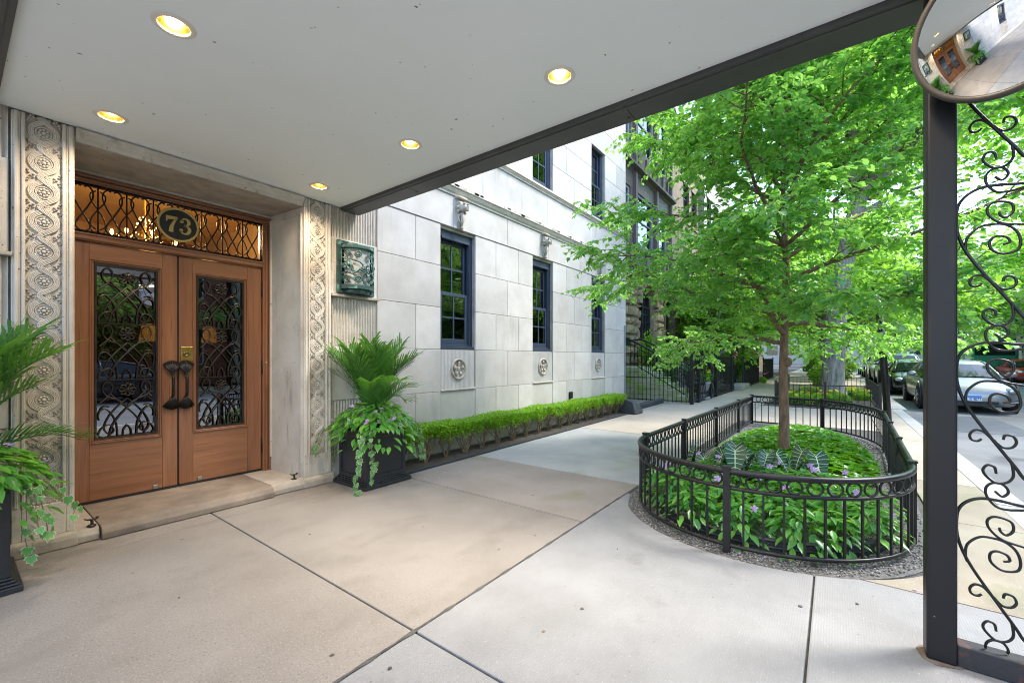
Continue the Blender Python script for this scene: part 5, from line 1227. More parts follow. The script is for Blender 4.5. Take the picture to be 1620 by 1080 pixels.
# ------------------------------------------------------------------ the young linden
def linden():
    r = random.Random(31); base = Vector((6.1,.49,.1))
    TR = empty('linden_tree', tuple(base), 'young linden tree with broad bright leaves growing inside the ring fence', 'tree')
    tp = cr([(6.1,.49,.10),(6.11,.485,.6),(6.09,.49,1.2),(6.12,.48,1.75),(6.10,.46,2.4),(6.16,.50,3.2),(6.12,.47,4.1),(6.18,.5,4.9)], 5)
    n = len(tp); b = MB(); rad = [.064 if i < 3 else .060*(1-.80*(i/n)**1.1) for i in range(n)]; rad[0] = .082; rad[1] = .068
    b.tube(tp, rad, 10); b.ell((6.068,.446,1.30), (.05,.05,.06), 10, 6); b.build('trunk', M['bark'], TR, smooth=True)
    P, D, N, S = [], [], [], []
    def twig_leaves(pts, dens=1.0):
        for i in range(1, len(pts)):
            for q in range(3 if r.random() < dens else 2):
                p = pts[i-1].lerp(pts[i], r.random()); d = (pts[i]-pts[i-1]).normalized(); side = d.cross(Vector((0,0,1)))
                if side.length < .1: side = Vector((1,0,0))
                side.normalize(); s = 1 if (i+q) % 2 else -1
                dv = d*.55+side*s*.8+Vector((r.gauss(0,.25), r.gauss(0,.25), -.30+r.gauss(0,.22)))
                P.append(tuple(p)); D.append(tuple(dv)); N.append((r.gauss(0,.28), r.gauss(0,.28), 1)); S.append(.032+.046*r.random()**1.4)
    def bad(p): return (p.y > Y0-.3 and p.x < 11) or p.x < 3.0 or (p.x < 3.3 and p.z > 2.6) or (p.x < 4.5 and p.z < 2.3) or p.z < 1.15
    def line(p, d, L_, k, grav, jit):
        pts = [p.copy()]
        for i in range(k):
            d = (d+Vector((r.gauss(0,jit), r.gauss(0,jit), r.gauss(0,jit)+grav))).normalized(); p2 = p+d*(L_/k)
            if bad(p2): d = Vector((d.x*.2+.3, d.y*.2-.1, abs(d.z)+.2)).normalized(); p2 = p+d*(L_/k)*.25
            p = p2; pts.append(p.copy())
        return pts
    for bi in range(33):
        f = bi/32; z = 1.52+3.1*f**.95; tpt = min(tp, key=lambda p: abs(p.z-z)); a = bi*2.399+.6
        el = (-.03 if bi < 9 else .10)+.62*f+r.uniform(-.1,.2); L_ = (2.45-.75*f)*r.uniform(.8,1.15)
        if math.cos(a) < -.5: L_ *= .90
        if math.cos(a+.9) > .3: L_ *= 1.0+.38*math.cos(a+.9)
        if f > .3 and math.cos(a-2.1) > .2: L_ *= 1.0+.25*math.cos(a-2.1)
        d = Vector((math.cos(a)*math.cos(el), math.sin(a)*math.cos(el), math.sin(el)+.25))
        main = line(tpt, d.normalized(), L_, 12, -.035 if f < .4 else .0, .09)
        b = MB(); r0 = .030*(1-.45*f); b.tube(main, [r0*(1-.85*i/12)+.002 for i in range(13)], 6)
        for si in range(2, 13):
            for s in (0, 1):
                if r.random() < .12: continue
                md = (main[min(si,12)]-main[si-1]).normalized(); sd_ = md.cross(Vector((0,0,1))).normalized()*(1 if s else -1)
                d2 = (md*.6+sd_*r.uniform(.5,1.0)+Vector((0,0,r.uniform(-.25,.4)))).normalized()
                L2 = (.78*(1-.45*si/12))*r.uniform(.7,1.2)*(1.1-.3*f); sec = line(main[si], d2, L2, 6, -.06, .12)
                b.tube(sec, [.0065*(1-.75*i/6)+.001 for i in range(7)], 4); twig_leaves(sec, .8)
                for ti in range(1, 7):
                    for s3 in (0, 1):
                        if r.random() < .35: continue
                        m3 = (sec[ti]-sec[ti-1]).normalized(); q3 = m3.cross(Vector((0,0,1)))
                        if q3.length < .1: continue
                        d3 = (m3*.6+q3.normalized()*(1 if s3 else -1)*r.uniform(.4,.9)+Vector((0,0,r.uniform(-.35,.2)))).normalized()
                        tw = line(sec[ti], d3, r.uniform(.18,.36), 4, -.08, .12); b.tube(tw, .0016, 3); twig_leaves(tw, 1.0)
        twig_leaves(main[7:], .6)
        b.build('branch', M['bark'], TR, smooth=True)
    P, D, N, S = map(np.array, (P, D, N, S))
    keep = ~((P[:,1] > Y0-.25) & (P[:,0] < 11)); keep &= ~((P[:,0] < 3.05) & (P[:,2] > 2.75)) & (P[:,0] > 2.9) & ~((P[:,0] < 4.2) & (P[:,2] < 2.2))
    P, D, N, S = P[keep], D[keep], N[keep], S[keep]
    print('linden leaves', len(P))
    size = S/np.maximum(.5, np.linalg.norm(P-np.array([0,0,1.35]), axis=1)); order = np.argsort(-size); top = order[:300]; rest = order[300:]
    h1_, h2_ = rest[::2], rest[1::2]
    scat('crown', LEAF_BROAD, P[h1_], D[h1_], N[h1_], S[h1_], M['leaf_tree'], TR, kind='stuff'); scat('crown', LEAF_CURL, P[h2_], D[h2_], N[h2_], S[h2_], M['leaf_tree'], TR, kind='stuff')
    for i in top:
        me_o = scat('leaf', LEAF_BROAD, [P[i]], [D[i]], [N[i]], [S[i]], M['leaf_tree'], TR)
linden()

# leaning sign post at the kerb corner of the bed
sg = empty('street_sign', (8.45,-.66,0), 'leaning black post with small red tow zone sign behind the ring fence', 'sign')
pb, pt_ = Vector((8.42,-.66,0)), Vector((8.22,-.52,2.16))
b = MB(); b.tube([pb, pt_], .045, 10); b.lathe([(.06,0),(.06,.02),(.045,.05)], 12, (8.42,-.66,0)); b.build('post', M['iron'], sg, smooth=True)
b = MB(); b.tube([pb.lerp(pt_,.78), pb.lerp(pt_,.80)], .047, 10); b.tube([pb.lerp(pt_,.935), pb.lerp(pt_,.95)], .047, 10); b.build('clamp', plain('clamp_steel', (.4,.4,.4), .4, .8), sg)
b = MB(); b.box(7.80, 8.20, -.475, -.470, 1.99, 2.10); b.build('sign_plate', M['signwhite'], sg)
b = MB(); b.box(7.81, 8.20, -.469, -.4665, 2.01, 2.10); b.box(7.81,8.20,-.4785,-.476,2.01,2.10); b.build('red_field', M['signred'], sg)
text('sign_text', 'TOW ZONE', .055, M['signwhite'], sg, (8.0,-.480,2.03), 'y', width=.34)
o = text('sign_text', 'TOW ZONE', .055, M['signwhite'], sg, (8.0,-.465,2.03), 'y', width=.34); o.rotation_euler = (PI/2,0,PI)
# ------------------------------------------------------------------ second bed with the old elm
def picket_fence(pts, h, name, label, cat, pitch=.115, group=None, posts=None, rails=(.06, None), mat_='iron', barr=.007):
    F = empty(name, (pts[0][0], pts[0][1], 0), label, cat, group)
    for zz in rails:
        zz = h-.02 if zz is None else zz
        b = MB()
        for i in range(len(pts)-1): b.bar((pts[i][0],pts[i][1],zz), (pts[i+1][0],pts[i+1][1],zz), .03, .022)
        b.build('rail', M[mat_], F)
    al = arclen(pts, pitch); b = MB(); b.box(-barr,barr,-barr,barr,.03,h); me = b.mesh('picket', M[mat_])
    for x, y, a in al: inst('picket', me, F, (x,y,0), (0,0,a))
    b = MB(); b.box(-.03,.03,-.03,.03,0,h+.06); b.box(-.04,.04,-.04,.04,h+.06,h+.08); pm = b.mesh('post', M[mat_])
    for x, y in (posts or pts): inst('post', pm, F, (x,y,0))
    return F
b = MB(); b.box(14.0, 20.4, -1.0, 1.5, -.1, .01); tag(b.build('elm_bed', M['soil']), kind='structure')
picket_fence([(17.0,1.45),(14.45,1.35),(14.35,.2),(14.6,-.95),(20.2,-.95),(20.2,1.45),(17.0,1.45)], .62, 'bed_fence', 'plain black picket fence around the old elm and yellow flowers', 'fence', pitch=.13)
r = random.Random(9)
def bush_mesh(seed, n, rad, size, mat_, squash=1.0, low=.1):
    r = random.Random(seed); P, D, N, S = [], [], [], []
    cl_ = [(Vector((r.gauss(0,1), r.gauss(0,1), r.gauss(0,.8))).normalized()*r.uniform(.5,.95)) for _ in range(26)]
    for _ in range(n):
        c = r.choice(cl_); p = c+Vector((r.gauss(0,.17), r.gauss(0,.17), r.gauss(0,.15)))
        P.append((p.x*rad, p.y*rad, max(low, rad*squash*(1.0+p.z)))); o = p.normalized()
        D.append((o.x+r.gauss(0,.6), o.y+r.gauss(0,.6), o.z+r.gauss(0,.5))); N.append((o.x+r.gauss(0,.5), o.y+r.gauss(0,.5), o.z+.7)); S.append(size*r.uniform(.7,1.3))
    return scatter_mesh('bush_foliage', LEAF_SMALL, P, D, N, S, M[mat_])
BUSH = [bush_mesh(1, 2600, .5, .075, 'leaf_bush'), bush_mesh(2, 2600, .5, .075, 'leaf_box')]
b = MB()
for k in range(9): a = k*.7; b.tube([(.03*math.cos(a),.03*math.sin(a),0),(.3*math.cos(a),.3*math.sin(a),.6)], [.014,.006], 5)
BST = b.mesh('bush_stem', M['twig'])
def bush(x, y, z, s, v, label, cat='bush', sz=None, group=None):
    t = empty('bush', (x,y,z), label, cat, group)
    f = inst('foliage', BUSH[v], t, (x,y,z), (0,0,x*3), (s,s,sz or s)); f['kind'] = 'stuff'; inst('stem', BST, t, (x,y,z), (0,0,y), (s,s,sz or s)); return t
for k in range(26):
    x, y = r.uniform(14.7,19.8), r.uniform(-.75,1.2)
    if (x-17.9)**2+(y-.1)**2 < .4: continue
    t = empty('marigold', (x,y,0), 'leafy yellow flowered plant in the old elm bed', 'flowering plant', 'yellow flowers in the elm bed')
    f = inst('foliage', BUSH[k % 2], t, (x,y,.0), (0,0,k), (.5,.5,.30)); f['kind'] = 'stuff'
    for q in range(3): inst('flower', FLY, t, (x+r.uniform(-.2,.2), y+r.uniform(-.2,.2), .28+r.uniform(0,.06)), (r.uniform(-.4,.4),-.7,r.random()*6))
def elm_mesh(seed, n, R, H, cb, size, mat_='leaf_far'):
    """crown of clumps on limbs; trunk and limbs returned separately"""
    r = random.Random(seed); limbs = MB(); P, D, N, S = [], [], [], []
    ends = []
    for k in range(15):
        a = k*2.399; el = r.uniform(.15,1.3); L_ = R*r.uniform(.65,1.05); st = Vector((0,0,cb*r.uniform(.75,1.15)))
        e = st+Vector((math.cos(a)*math.cos(el)*L_, math.sin(a)*math.cos(el)*L_, math.sin(el)*(H-cb)*.85+.4)); m = st.lerp(e,.5)+Vector((r.gauss(0,.3),r.gauss(0,.3),.5))
        pts = cr([st,m,e],5); limbs.tube(pts, [.16*(1-.85*i/(len(pts)-1))+.01 for i in range(len(pts))], 6)
        for q in range(6):
            p = pts[min(len(pts)-1, 3+q+r.randint(0,2))]; e2 = p+Vector((r.gauss(0,1),r.gauss(0,1),r.gauss(0,.6)))*R*.26; limbs.tube(cr([p,p.lerp(e2,.5)+Vector((0,0,.2)),e2],3), [.04,.035,.03,.025,.02,.015,.008], 4); ends.append(e2)
    for _ in range(n):
        c = r.choice(ends); g_ = Vector((r.gauss(0,1), r.gauss(0,1), r.gauss(0,.55)))*R*.115; p = c+g_
        P.append(tuple(p)); D.append((r.gauss(0,1), r.gauss(0,1), -.5+r.gauss(0,.4))); N.append((r.gauss(0,.5), r.gauss(0,.5), 1)); S.append(size*r.uniform(.7,1.35))
    return scatter_mesh('crown', LEAF_SMALL, P, D, N, S, M[mat_]), limbs.mesh('limb', M['bark_old'], smooth=True)
ELM = elm_mesh(3, 42000, 6.6, 9.5, 1.2, .17)
FARE = [elm_mesh(5, 15000, 4.4, 8.5, 2.6, .22), elm_mesh(6, 15000, 4.4, 9.0, 2.4, .22), elm_mesh(7, 13000, 3.9, 7.0, 2.2, .20, 'leaf_pale')]
tr = empty('elm_tree', (17.9,.05,0), 'old elm with thick furrowed grey trunk standing in the flower bed', 'tree')
tp = cr([(17.9,.05,0),(17.92,.02,1.2),(18.0,-.1,3.2),(18.35,-.45,5.6),(18.75,-1.0,8.2),(18.9,-1.3,9.6)], 6)
b = MB(); rr = [.34*(1-.45*i/(len(tp)-1)) for i in range(len(tp))]; rr[0] = .52; rr[1] = .42; rr[2] = .37; b.tube(tp, rr, 14); b.build('trunk', M['bark_old'], tr, smooth=True)
b = MB(); b.tube(cr([(18.75,-1.0,8.2),(19.1,-1.9,9.3),(19.2,-2.8,9.9)],5), [.2]*4+[.13]*7, 8); b.tube(cr([(18.5,-.6,6.8),(17.6,.6,8.4),(16.8,1.4,9.6)],5), [.14]*4+[.08]*7, 8); b.tube(cr([(18.4,-.5,6.0),(18.6,-1.8,6.7),(18.2,-3.2,6.6)],5), [.10]*4+[.05]*7, 8); b.build('limb', M['bark_old'], tr, smooth=True)
inst('limb', ELM[1], tr, (18.6,-1.0,5.8)); f = inst('crown', ELM[0], tr, (18.6,-1.0,5.8)); f['kind'] = 'stuff'
fartree = [(12.6,-13.6,0,1.0,'shade tree across the street opposite the fenced linden bed'),(26.5,.3,1,1.05,'street tree on the near pavement next beyond the old elm'),(35.5,.2,0,1.05,'street tree on the near pavement, second beyond the old elm'),
           (46,.1,1,1.1,'street tree on the near pavement, third beyond the old elm'),(60,0,0,1.2,'street tree at the far end of the near pavement'),(24,-12.2,1,1.15,'shade tree across the street behind the silver car'),
           (34,-12.0,2,1.15,'pale leaved tree across the street above the green truck'),(47,-12.0,0,1.15,'street tree across the road beyond the green truck'),(62,-12.0,1,1.2,'street tree across the road at the far end'),
           (2.5,-13.4,2,1.05,'pale leaved tree across the street facing the doors'),(-8,-13.4,0,1.0,'shade tree across the street behind the camera'),(22.6,4.75,0,.72,'small leafy tree in the front garden of the brownstone townhouse'),(30.6,4.75,1,.74,'small leafy tree in the front garden of the greystone townhouse'),(80,-4,1,1.5,'broad tree closing the end of the street'),(72,-9,0,1.4,'broad tree at the far end before the pale tower block'),(29,-12.4,0,1.2,'shade tree across the street just beyond the silver car'),(40.5,-12.2,1,1.2,'shade tree across the street behind the green truck')]
b = MB(); b.tube(cr([(0,0,0),(.05,.03,1.5),(0,.1,3.4),(.1,0,6)],5), [.30,.24]+[.2]*5+[.16]*5+[.1]*4, 10); FTR = b.mesh('trunk', M['bark_old'], smooth=True)
for k, (x, y, v, s, lab) in enumerate(fartree):
    t = empty('street_tree', (x,y,0), lab, 'tree', 'trees lining the street')
    inst('trunk', FTR, t, (x,y,0), (0,0,k), (s,s,s)); inst('limb', FARE[v][1], t, (x,y,.0), (0,0,k*1.3), (s,s,s)); f = inst('crown', FARE[v][0], t, (x,y,.0), (0,0,k*1.3), (s,s,s)); f['kind'] = 'stuff'

# ------------------------------------------------------------------ townhouses
def rect_window(o, x0, x1, z0, z1, y, frame='navy_dark', arch=False, cols=2, rws=3):
    w = empty('window', ((x0+x1)/2, y, z0), parent=o); b = MB(); t = .09
    b.box(x0, x0+t, y, y+.12, z0, z1); b.box(x1-t, x1, y, y+.12, z0, z1); b.box(x0+t, x1-t, y, y+.12, z0, z0+t); b.box(x0+t, x1-t, y, y+.12, z1-t, z1)
    for c in range(1, cols): xx = x0+(x1-x0)*c/cols; b.box(xx-.025, xx+.025, y+.02, y+.1, z0+t, z1-t)
    for c in range(1, rws):
        zz = z0+(z1-z0)*c/rws; b.box(x0+t, x1-t, y+.025, y+.095, zz-.02, zz+.02)
    b.build('frame', M[frame], w)
    b = MB(); b.box(x0+t, x1-t, y+.06, y+.07, z0+t, z1-t); b.build('pane', M['glass'], w)
    return w
def house(x0, x1, y, h, m, label, wins, doors=(), trim='greystone', frame='navy_dark'):
    o = empty('townhouse', ((x0+x1)/2, y, 0), label, 'townhouse', 'townhouses along the street')
    op = sorted(wins+list(doors), key=lambda q: q[0])
    # wall built in columns round the openings
    cuts = sorted(set([x0, x1]+[q[0] for q in op]+[q[1] for q in op])); b = MB()
    for i in range(len(cuts)-1):
        a_, c = cuts[i], cuts[i+1]; mid = (a_+c)/2; hs = sorted([(q[2], q[3]) for q in op if q[0] <= mid <= q[1]]); z = 0
        for s, e in hs:
            if s > z: b.box(a_, c, y, y+.35, z, s)
            z = e
        b.box(a_, c, y, y+.35, z, h)
    b.build('wall', M[m], o)
    b = MB(); b.box(x0+.05, x1-.05, y+3, y+3.1, .1, h); b.build('interior_wall', M['room'], o)
    b = MB(); b.box(x0, x1, y-.25, y+10, h+.002, h+.35); b.box(x0, x1, y-.12, y-.001, h-.25, h); b.build('cornice', M[trim], o)
    for q in wins:
        rect_window(o, q[0], q[1], q[2], q[3], y+.1, frame)
        b = MB(); b.box(q[0]-.08, q[1]+.08, y-.07, y-.002, q[2]-.14, q[2]-.002); b.build('sill', M[trim], o); b = MB(); b.box(q[0]-.1, q[1]+.1, y-.05, y-.002, q[3]+.002, q[3]+.22); b.build('lintel', M[trim], o)
    for q in doors:
        b = MB(); b.box(q[0], q[1], y+.2, y+.26, q[2], q[3]-.5); d = b.build('door', M['navy_dark'], o, bevel=.01)
        b = MB(); b.box(q[0]+.1, q[1]-.1, y+.19, y+.199, q[2]+.9, q[3]-.65); b.build('pane', M['glass'], d); b = MB(); b.box(q[0], q[1], y+.22, y+.23, q[3]-.5, q[3]); b.build('transom_pane', M['glass'], o)
        b = MB(); b.box(q[0]-.15, q[0]-.002, y-.08, y-.002, q[2], q[3]+.2); b.box(q[1]+.002, q[1]+.15, y-.08, y-.002, q[2], q[3]+.2); b.box(q[0]-.15, q[1]+.15, y-.10, y-.002, q[3]+.202, q[3]+.4); b.build('door_surround', M[trim], o)
    return o
HY = 6.0
# first house: sandstone ground floor with an arched window, brown timber above
h1 = empty('townhouse', (15.0, HY, 0), 'townhouse with rough sandstone arched window and brown timber upper bays', 'townhouse', 'townhouses along the street')
ax0, ax1, az0, azs = 16.35, 18.05, 2.05, 3.45
cxa, rad_ = (ax0+ax1)/2, (ax1-ax0)/2
b = MB(); b.box(10.95, ax0, HY+.1, HY+.5, 0, 4.7); b.box(ax1, 19.2, HY+.1, HY+.5, 0, 4.7); b.box(ax0, ax1, HY+.1, HY+.5, 0, az0)
pts = [(ax0, azs)] + [(cxa-rad_*math.cos(PI*i/14), azs+rad_*.95*math.sin(PI*i/14)) for i in range(1,14)] + [(ax1, azs),(ax1,4.7),(ax0,4.7)]; b.prism(pts, 'y', HY+.1, HY+.5); b.build('wall', M['sandstone'] if 'sandstone' in M else M['sand'], h1)
def rough(x0, x1, z0, z1, parent, m='sand'):
    r = rnd; b = MB(); g_ = .02; y = HY+.1-r.uniform(.06,.13)
    v = [(x0+g_,HY+.12,z0+g_),(x1-g_,HY+.12,z0+g_),(x1-g_,HY+.12,z1-g_),(x0+g_,HY+.12,z1-g_)]
    q = .07; v += [(x0+q,y+r.uniform(-.02,.02),z0+q),(x1-q,y+r.uniform(-.02,.02),z0+q),(x1-q,y+r.uniform(-.02,.02),z1-q),(x0+q,y+r.uniform(-.02,.02),z1-q),((x0+x1)/2+r.uniform(-.05,.05),y-.04,(z0+z1)/2)]
    b.add(v, [(0,1,5,4),(1,2,6,5),(2,3,7,6),(3,0,4,7),(4,5,8),(5,6,8),(6,7,8),(7,4,8)]); b.build('sandstone_block', M[m], parent)
zr = 0; j = 0
while zr < 4.6:
    hz = (.38,.3,.42)[j % 3]
    for xa, xb in ((13.6, ax0-.28 if zr > 1.7 else 19.2), (ax1+.28 if zr > 1.7 else 99, 19.2)):
        x = xa
        while x < xb-.1:
            w = min(rnd.uniform(.5,.9), xb-x); w = xb-x if xb-x-w < .25 else w; rough(x, x+w, zr, min(4.68, zr+hz), h1); x += w
    zr += hz; j += 1
for k in range(11):
    a0, a1 = PI*k/11, PI*(k+1)/11; b = MB(); R1, R2 = rad_+.01, rad_+.30
    q = [(cxa-R1*math.cos(a0+.015), azs+R1*.95*math.sin(a0+.015)),(cxa-R2*math.cos(a0+.015), azs+R2*.95*math.sin(a0+.015)),(cxa-R2*math.cos(a1-.015), azs+R2*.95*math.sin(a1-.015)),(cxa-R1*math.cos(a1-.015), azs+R1*.95*math.sin(a1-.015))]
    b.prism(q, 'y', HY-.03-rnd.random()*.04, HY+.12); b.build('arch_stone', M['sand'], h1, bevel=.02)
zz = az0
while zz < azs-.1:
    for xa in (ax0-.28, ax1+.02): rough(xa, xa+.26, zz, min(azs, zz+.4), h1)
    zz += .4
w = empty('arched_window', (cxa, HY+.3, az0), parent=h1); b = MB()
b.box(ax0,ax0+.1,HY+.25,HY+.4,az0,azs); b.box(ax1-.1,ax1,HY+.25,HY+.4,az0,azs); b.box(ax0+.1,ax1-.1,HY+.25,HY+.4,az0,az0+.1); b.box(cxa-.06,cxa+.06,HY+.26,HY+.39,az0+.1,azs+.7); b.box(ax0+.1,ax1-.1,HY+.265,HY+.385,azs-.05,azs+.03)
for s in (-1,1): b.box(cxa+s*.40-.02,cxa+s*.40+.02,HY+.28,HY+.37,az0+.1,azs+.6)
for k in range(1,4): b.box(ax0+.1,ax1-.1,HY+.285,HY+.365,az0+.1+.33*k-.018,az0+.1+.33*k+.018)
b.tube([(cxa-(rad_-.04)*math.cos(PI*i/16), HY+.32, azs+(rad_-.04)*.95*math.sin(PI*i/16)) for i in range(17)], .06, 6); b.build('frame', M['navy_dark'], w)
b = MB(); b.prism([(ax0+.05,az0+.05),(ax1-.05,az0+.05)]+[(cxa+(rad_-.05)*math.cos(PI*i/14), azs+(rad_-.05)*.95*math.sin(PI*i/14)) for i in range(15)], 'y', HY+.33, HY+.34); b.build('pane', M['glass'], w)
b = MB(); b.box(10.95,19.2,HY+3,HY+3.1,0,13); b.build('interior_wall', M['room'], h1)
# timber storeys
UW = [(11.6,12.9),(13.3,14.6),(15.25,17.05),(17.4,18.8)]
for z0, wz0, wz1, z1 in ((4.72,5.5,7.4,8.2),(8.2,9.0,11.2,12.2)):
    b = MB(); c = 10.95
    for a_, e in UW: b.box(c,a_,HY-.25,HY+.1,z0+.002,z1); b.box(a_,e,HY-.25,HY+.1,z0+.002,wz0); b.box(a_,e,HY-.25,HY+.1,wz1,z1); c = e
    b.box(c,19.2,HY-.25,HY+.1,z0+.002,z1); b.build('timber_wall', M['timber'], h1)
    for a_, e in UW:
        rect_window(h1, a_, e, wz0, wz1, HY-.2, 'sashgrey', cols=1, rws=2)
        for q in range(3): b = MB(); xx = a_+.1+(e-a_-.2)*q/2.; b.box(xx-.06,xx+.06,HY-.31,HY-.252,z0+.15,wz0-.12); b.build('timber_panel', M['timber'], h1)
    for xx in [10.98]+[ (UW[i][1]+UW[i+1][0])/2 for i in range(3)]+[19.1]: b = MB(); b.box(xx-.09,xx+.09,HY-.36,HY-.252,z0+.1,z1-.2); b.build('pilaster', M['timber'], h1)
    b = MB(); b.prism([(HY-.24,z1-.2),(HY-.5,z1-.12),(HY-.5,z1-.03),(HY-.24,z1-.005)], 'x', 10.9, 19.25); b.prism([(HY-.2,z0-.3),(HY-.45,z0-.05),(HY-.45,z0),(HY-.2,z0)], 'x', 10.96, 19.2); b.build('cornice', M['timber'], h1)
b = MB(); b.box(10.9,19.2,HY-.2,HY+8,12.21,12.5); b.build('roof', M['timber'], h1)
W_ = lambda xs_, zs_: [(x, x+1.15, z, z+1.9) for x in xs_ for z in zs_]
house(19.3, 26.3, HY+.3, 11.5, 'brownstone', 'dark brownstone townhouse next beyond the sandstone arch', W_((20.0,23.2,24.8),(5.2,8.6))+[(23.0,24.1,1.9,4.0),(24.7,25.8,1.9,4.0)], [(20.1,21.5,1.2,4.0)], 'brownstone')
house(26.4, 33.2, HY, 12.5, 'greystone', 'pale greystone townhouse third along the row', W_((27.0,29.0,31.3),(5.4,8.9))+[(29.2,30.3,1.9,4.0),(31.2,32.3,1.9,4.0)], [(27.1,28.5,1.2,4.0)])
house(33.3, 41.0, HY+.2, 11.8, 'brick', 'red brick townhouse fourth along the row', W_((34.0,36.4,38.8),(1.9,5.3,8.6)), [], 'brownstone')
house(41.1, 52.0, HY, 13.0, 'brownstone', 'tall brownstone townhouse farthest along the row', W_((42,44.5,47,49.5),(1.9,5.4,9.0)), [], 'greystone')
# across the street
def far_building(x0, x1, h, m, label):
    o = empty('far_building', ((x0+x1)/2,-15.5,0), label, 'building', 'buildings across the street'); y = -15.5
    b = MB(); b.box(x0,x1,y-8,y,0,h); b.build('wall', M[m], o); b = MB(); b.box(x0-.1,x1+.1,y-8,y+.25,h+.002,h+.4); b.build('cornice', M['greystone'], o)
    n = int((x1-x0)/3); 
    for k in range(n):
        for z in range(int((h-1)/3.3)):
            xx = x0+(x1-x0)*(k+.5)/n; b = MB(); b.box(xx-.6,xx+.6,y+.001,y+.06,1.0+3.3*z,2.9+3.3*z); wn_ = b.build('window', M['sashgrey'], o); b = MB(); b.box(xx-.52,xx+.52,y+.061,y+.066,1.08+3.3*z,2.82+3.3*z); b.build('pane', M['carglass'], wn_)
far_building(-14, 9, 9, 'brick', 'red brick building across the street facing the canopy')
far_building(9.4, 30, 10, 'greystone', 'grey stone building across the street behind the silver car')
far_building(30.5, 58, 10, 'brick', 'long red brick building across the street by the green truck')
far_building(58.5, 109, 11, 'greystone', 'long grey building far along the opposite side of the street')
eb = empty('end_building', (110,-3,0), 'pale tower block closing the end of the street', 'building'); b = MB(); b.box(110,118,-25,14,0,20); b.build('wall', M['greystone'], eb)
b = MB()
for k in range(9):
    for z in range(5): b.box(109.9,109.995,-22+4*k,-20+4*k,2+3.5*z,4+3.5*z)
tag(b.build('window_grid', M['carglass'], eb), kind='stuff')

# stoops with handrails
def stoop(x0, x1, y0, y1, n, rise, label, m='mossstone', gl='iron handrails of the stoops', lab2=None):
    S = empty('stoop', ((x0+x1)/2, y0, 0), label, 'steps', 'front steps of the townhouses'); tr_ = (y1-y0)/n
    for k in range(n):
        b = MB(); b.box(x0, x1, y0+tr_*k, y1+.8, rise*k+.001, rise*(k+1)); b.build('step', M[m], S, bevel=.02)
    for s, xx in enumerate((x0+.05, x1-.05)):
        R_ = empty('handrail', (xx, y0, 0), lab2[s], 'handrail', gl); H_ = .88
        a_, c = Vector((xx,y0-.05,rise+H_*.85)), Vector((xx,y1,rise*n+H_)); b = MB(); b.tube(cr([(xx,y0-.12,rise+H_*.85-.12),(xx,y0-.13,rise+H_*.85-.02),a_,c,(xx,y1+.7,rise*n+H_)],5), .028, 8); b.build('rail', M['iron'], R_, smooth=True)
        b = MB(); b.tube([a_-Vector((0,0,.13)), c-Vector((0,0,.13))], .014, 5); b.tube([a_-Vector((0,0,H_-.16)), c-Vector((0,0,H_-.16))], .014, 5); b.build('rail', M['iron'], R_)
        m_ = 15
        for k in range(m_+1):
            p = a_.lerp(c, k/m_); b = MB(); b.box(xx-.009,xx+.009,p.y-.009,p.y+.009,p.z-H_+.1,p.z); b.build('baluster', M['iron'], R_)
        b = MB()
        for k in range(0, m_):
            p = a_.lerp(c,(k+.5)/m_); zz = p.z-.45; b.tube([(xx,p.y+.05*math.cos(t),zz+.12*math.sin(t)+.05*math.cos(t)*.6) for t in [2*PI*j/9 for j in range(9)]], .007, 4, closed=True)
        tag(b.build('scrollwork', M['iron'], R_), kind='stuff')
        b = MB(); b.box(xx-.035,xx+.035,y0-.165,y0-.095,0,rise+H_*.85+.06); b.build('newel', M['iron'], R_)
stoop(13.55, 15.15, 3.62, 5.35, 6, .175, 'mossy stone steps of the sandstone townhouse', lab2=('near iron handrail of the mossy sandstone house steps','far iron handrail of the mossy sandstone house steps'))
stoop(20.05, 21.5, 3.7, 5.6, 6, .19, 'stone steps of the dark brownstone townhouse', 'greystone', lab2=('near iron handrail of the brownstone townhouse steps','far iron handrail of the brownstone townhouse steps'))
stoop(27.05, 28.5, 3.7, 5.4, 6, .19, 'pale steps of the greystone townhouse', 'greystone', lab2=('near iron handrail of the greystone townhouse steps','far iron handrail of the greystone townhouse steps'))
picket_fence([(13.0,6.05),(13.0,3.3)], 1.42, 'garden_fence', 'tall black picket fence running back beside the mossy steps', 'fence', .13, 'iron front garden fences', posts=[(13.0,3.3)], barr=.008, rails=(.08,.75,None))
picket_fence([(16.2,3.3),(19.6,3.3)], 1.42, 'garden_fence', 'tall black picket fence right of the lattice gate', 'fence', .13, 'iron front garden fences', posts=[(16.2,3.3),(19.0,3.3)], barr=.008)
picket_fence([(21.7,3.3),(26.6,3.3)], 1.35, 'garden_fence', 'tall black picket fence before the brownstone townhouse', 'fence', .15, 'iron front garden fences', barr=.009)
picket_fence([(28.7,3.3),(33.5,3.3)], 1.3, 'garden_fence', 'tall black picket fence before the greystone townhouse', 'fence', .17, 'iron front garden fences', barr=.011)
gt = empty('garden_gate', (14.6,3.3,0), 'ornate black lattice gate at the foot of the mossy steps', 'gate')
for x in (13.03,13.8,15.37,16.17): b = MB(); b.box(x-.045,x+.045,3.255,3.345,0,1.56); b.ell((x,3.3,1.6),(.05,.05,.06),8,5); b.build('post', M['iron'], gt)
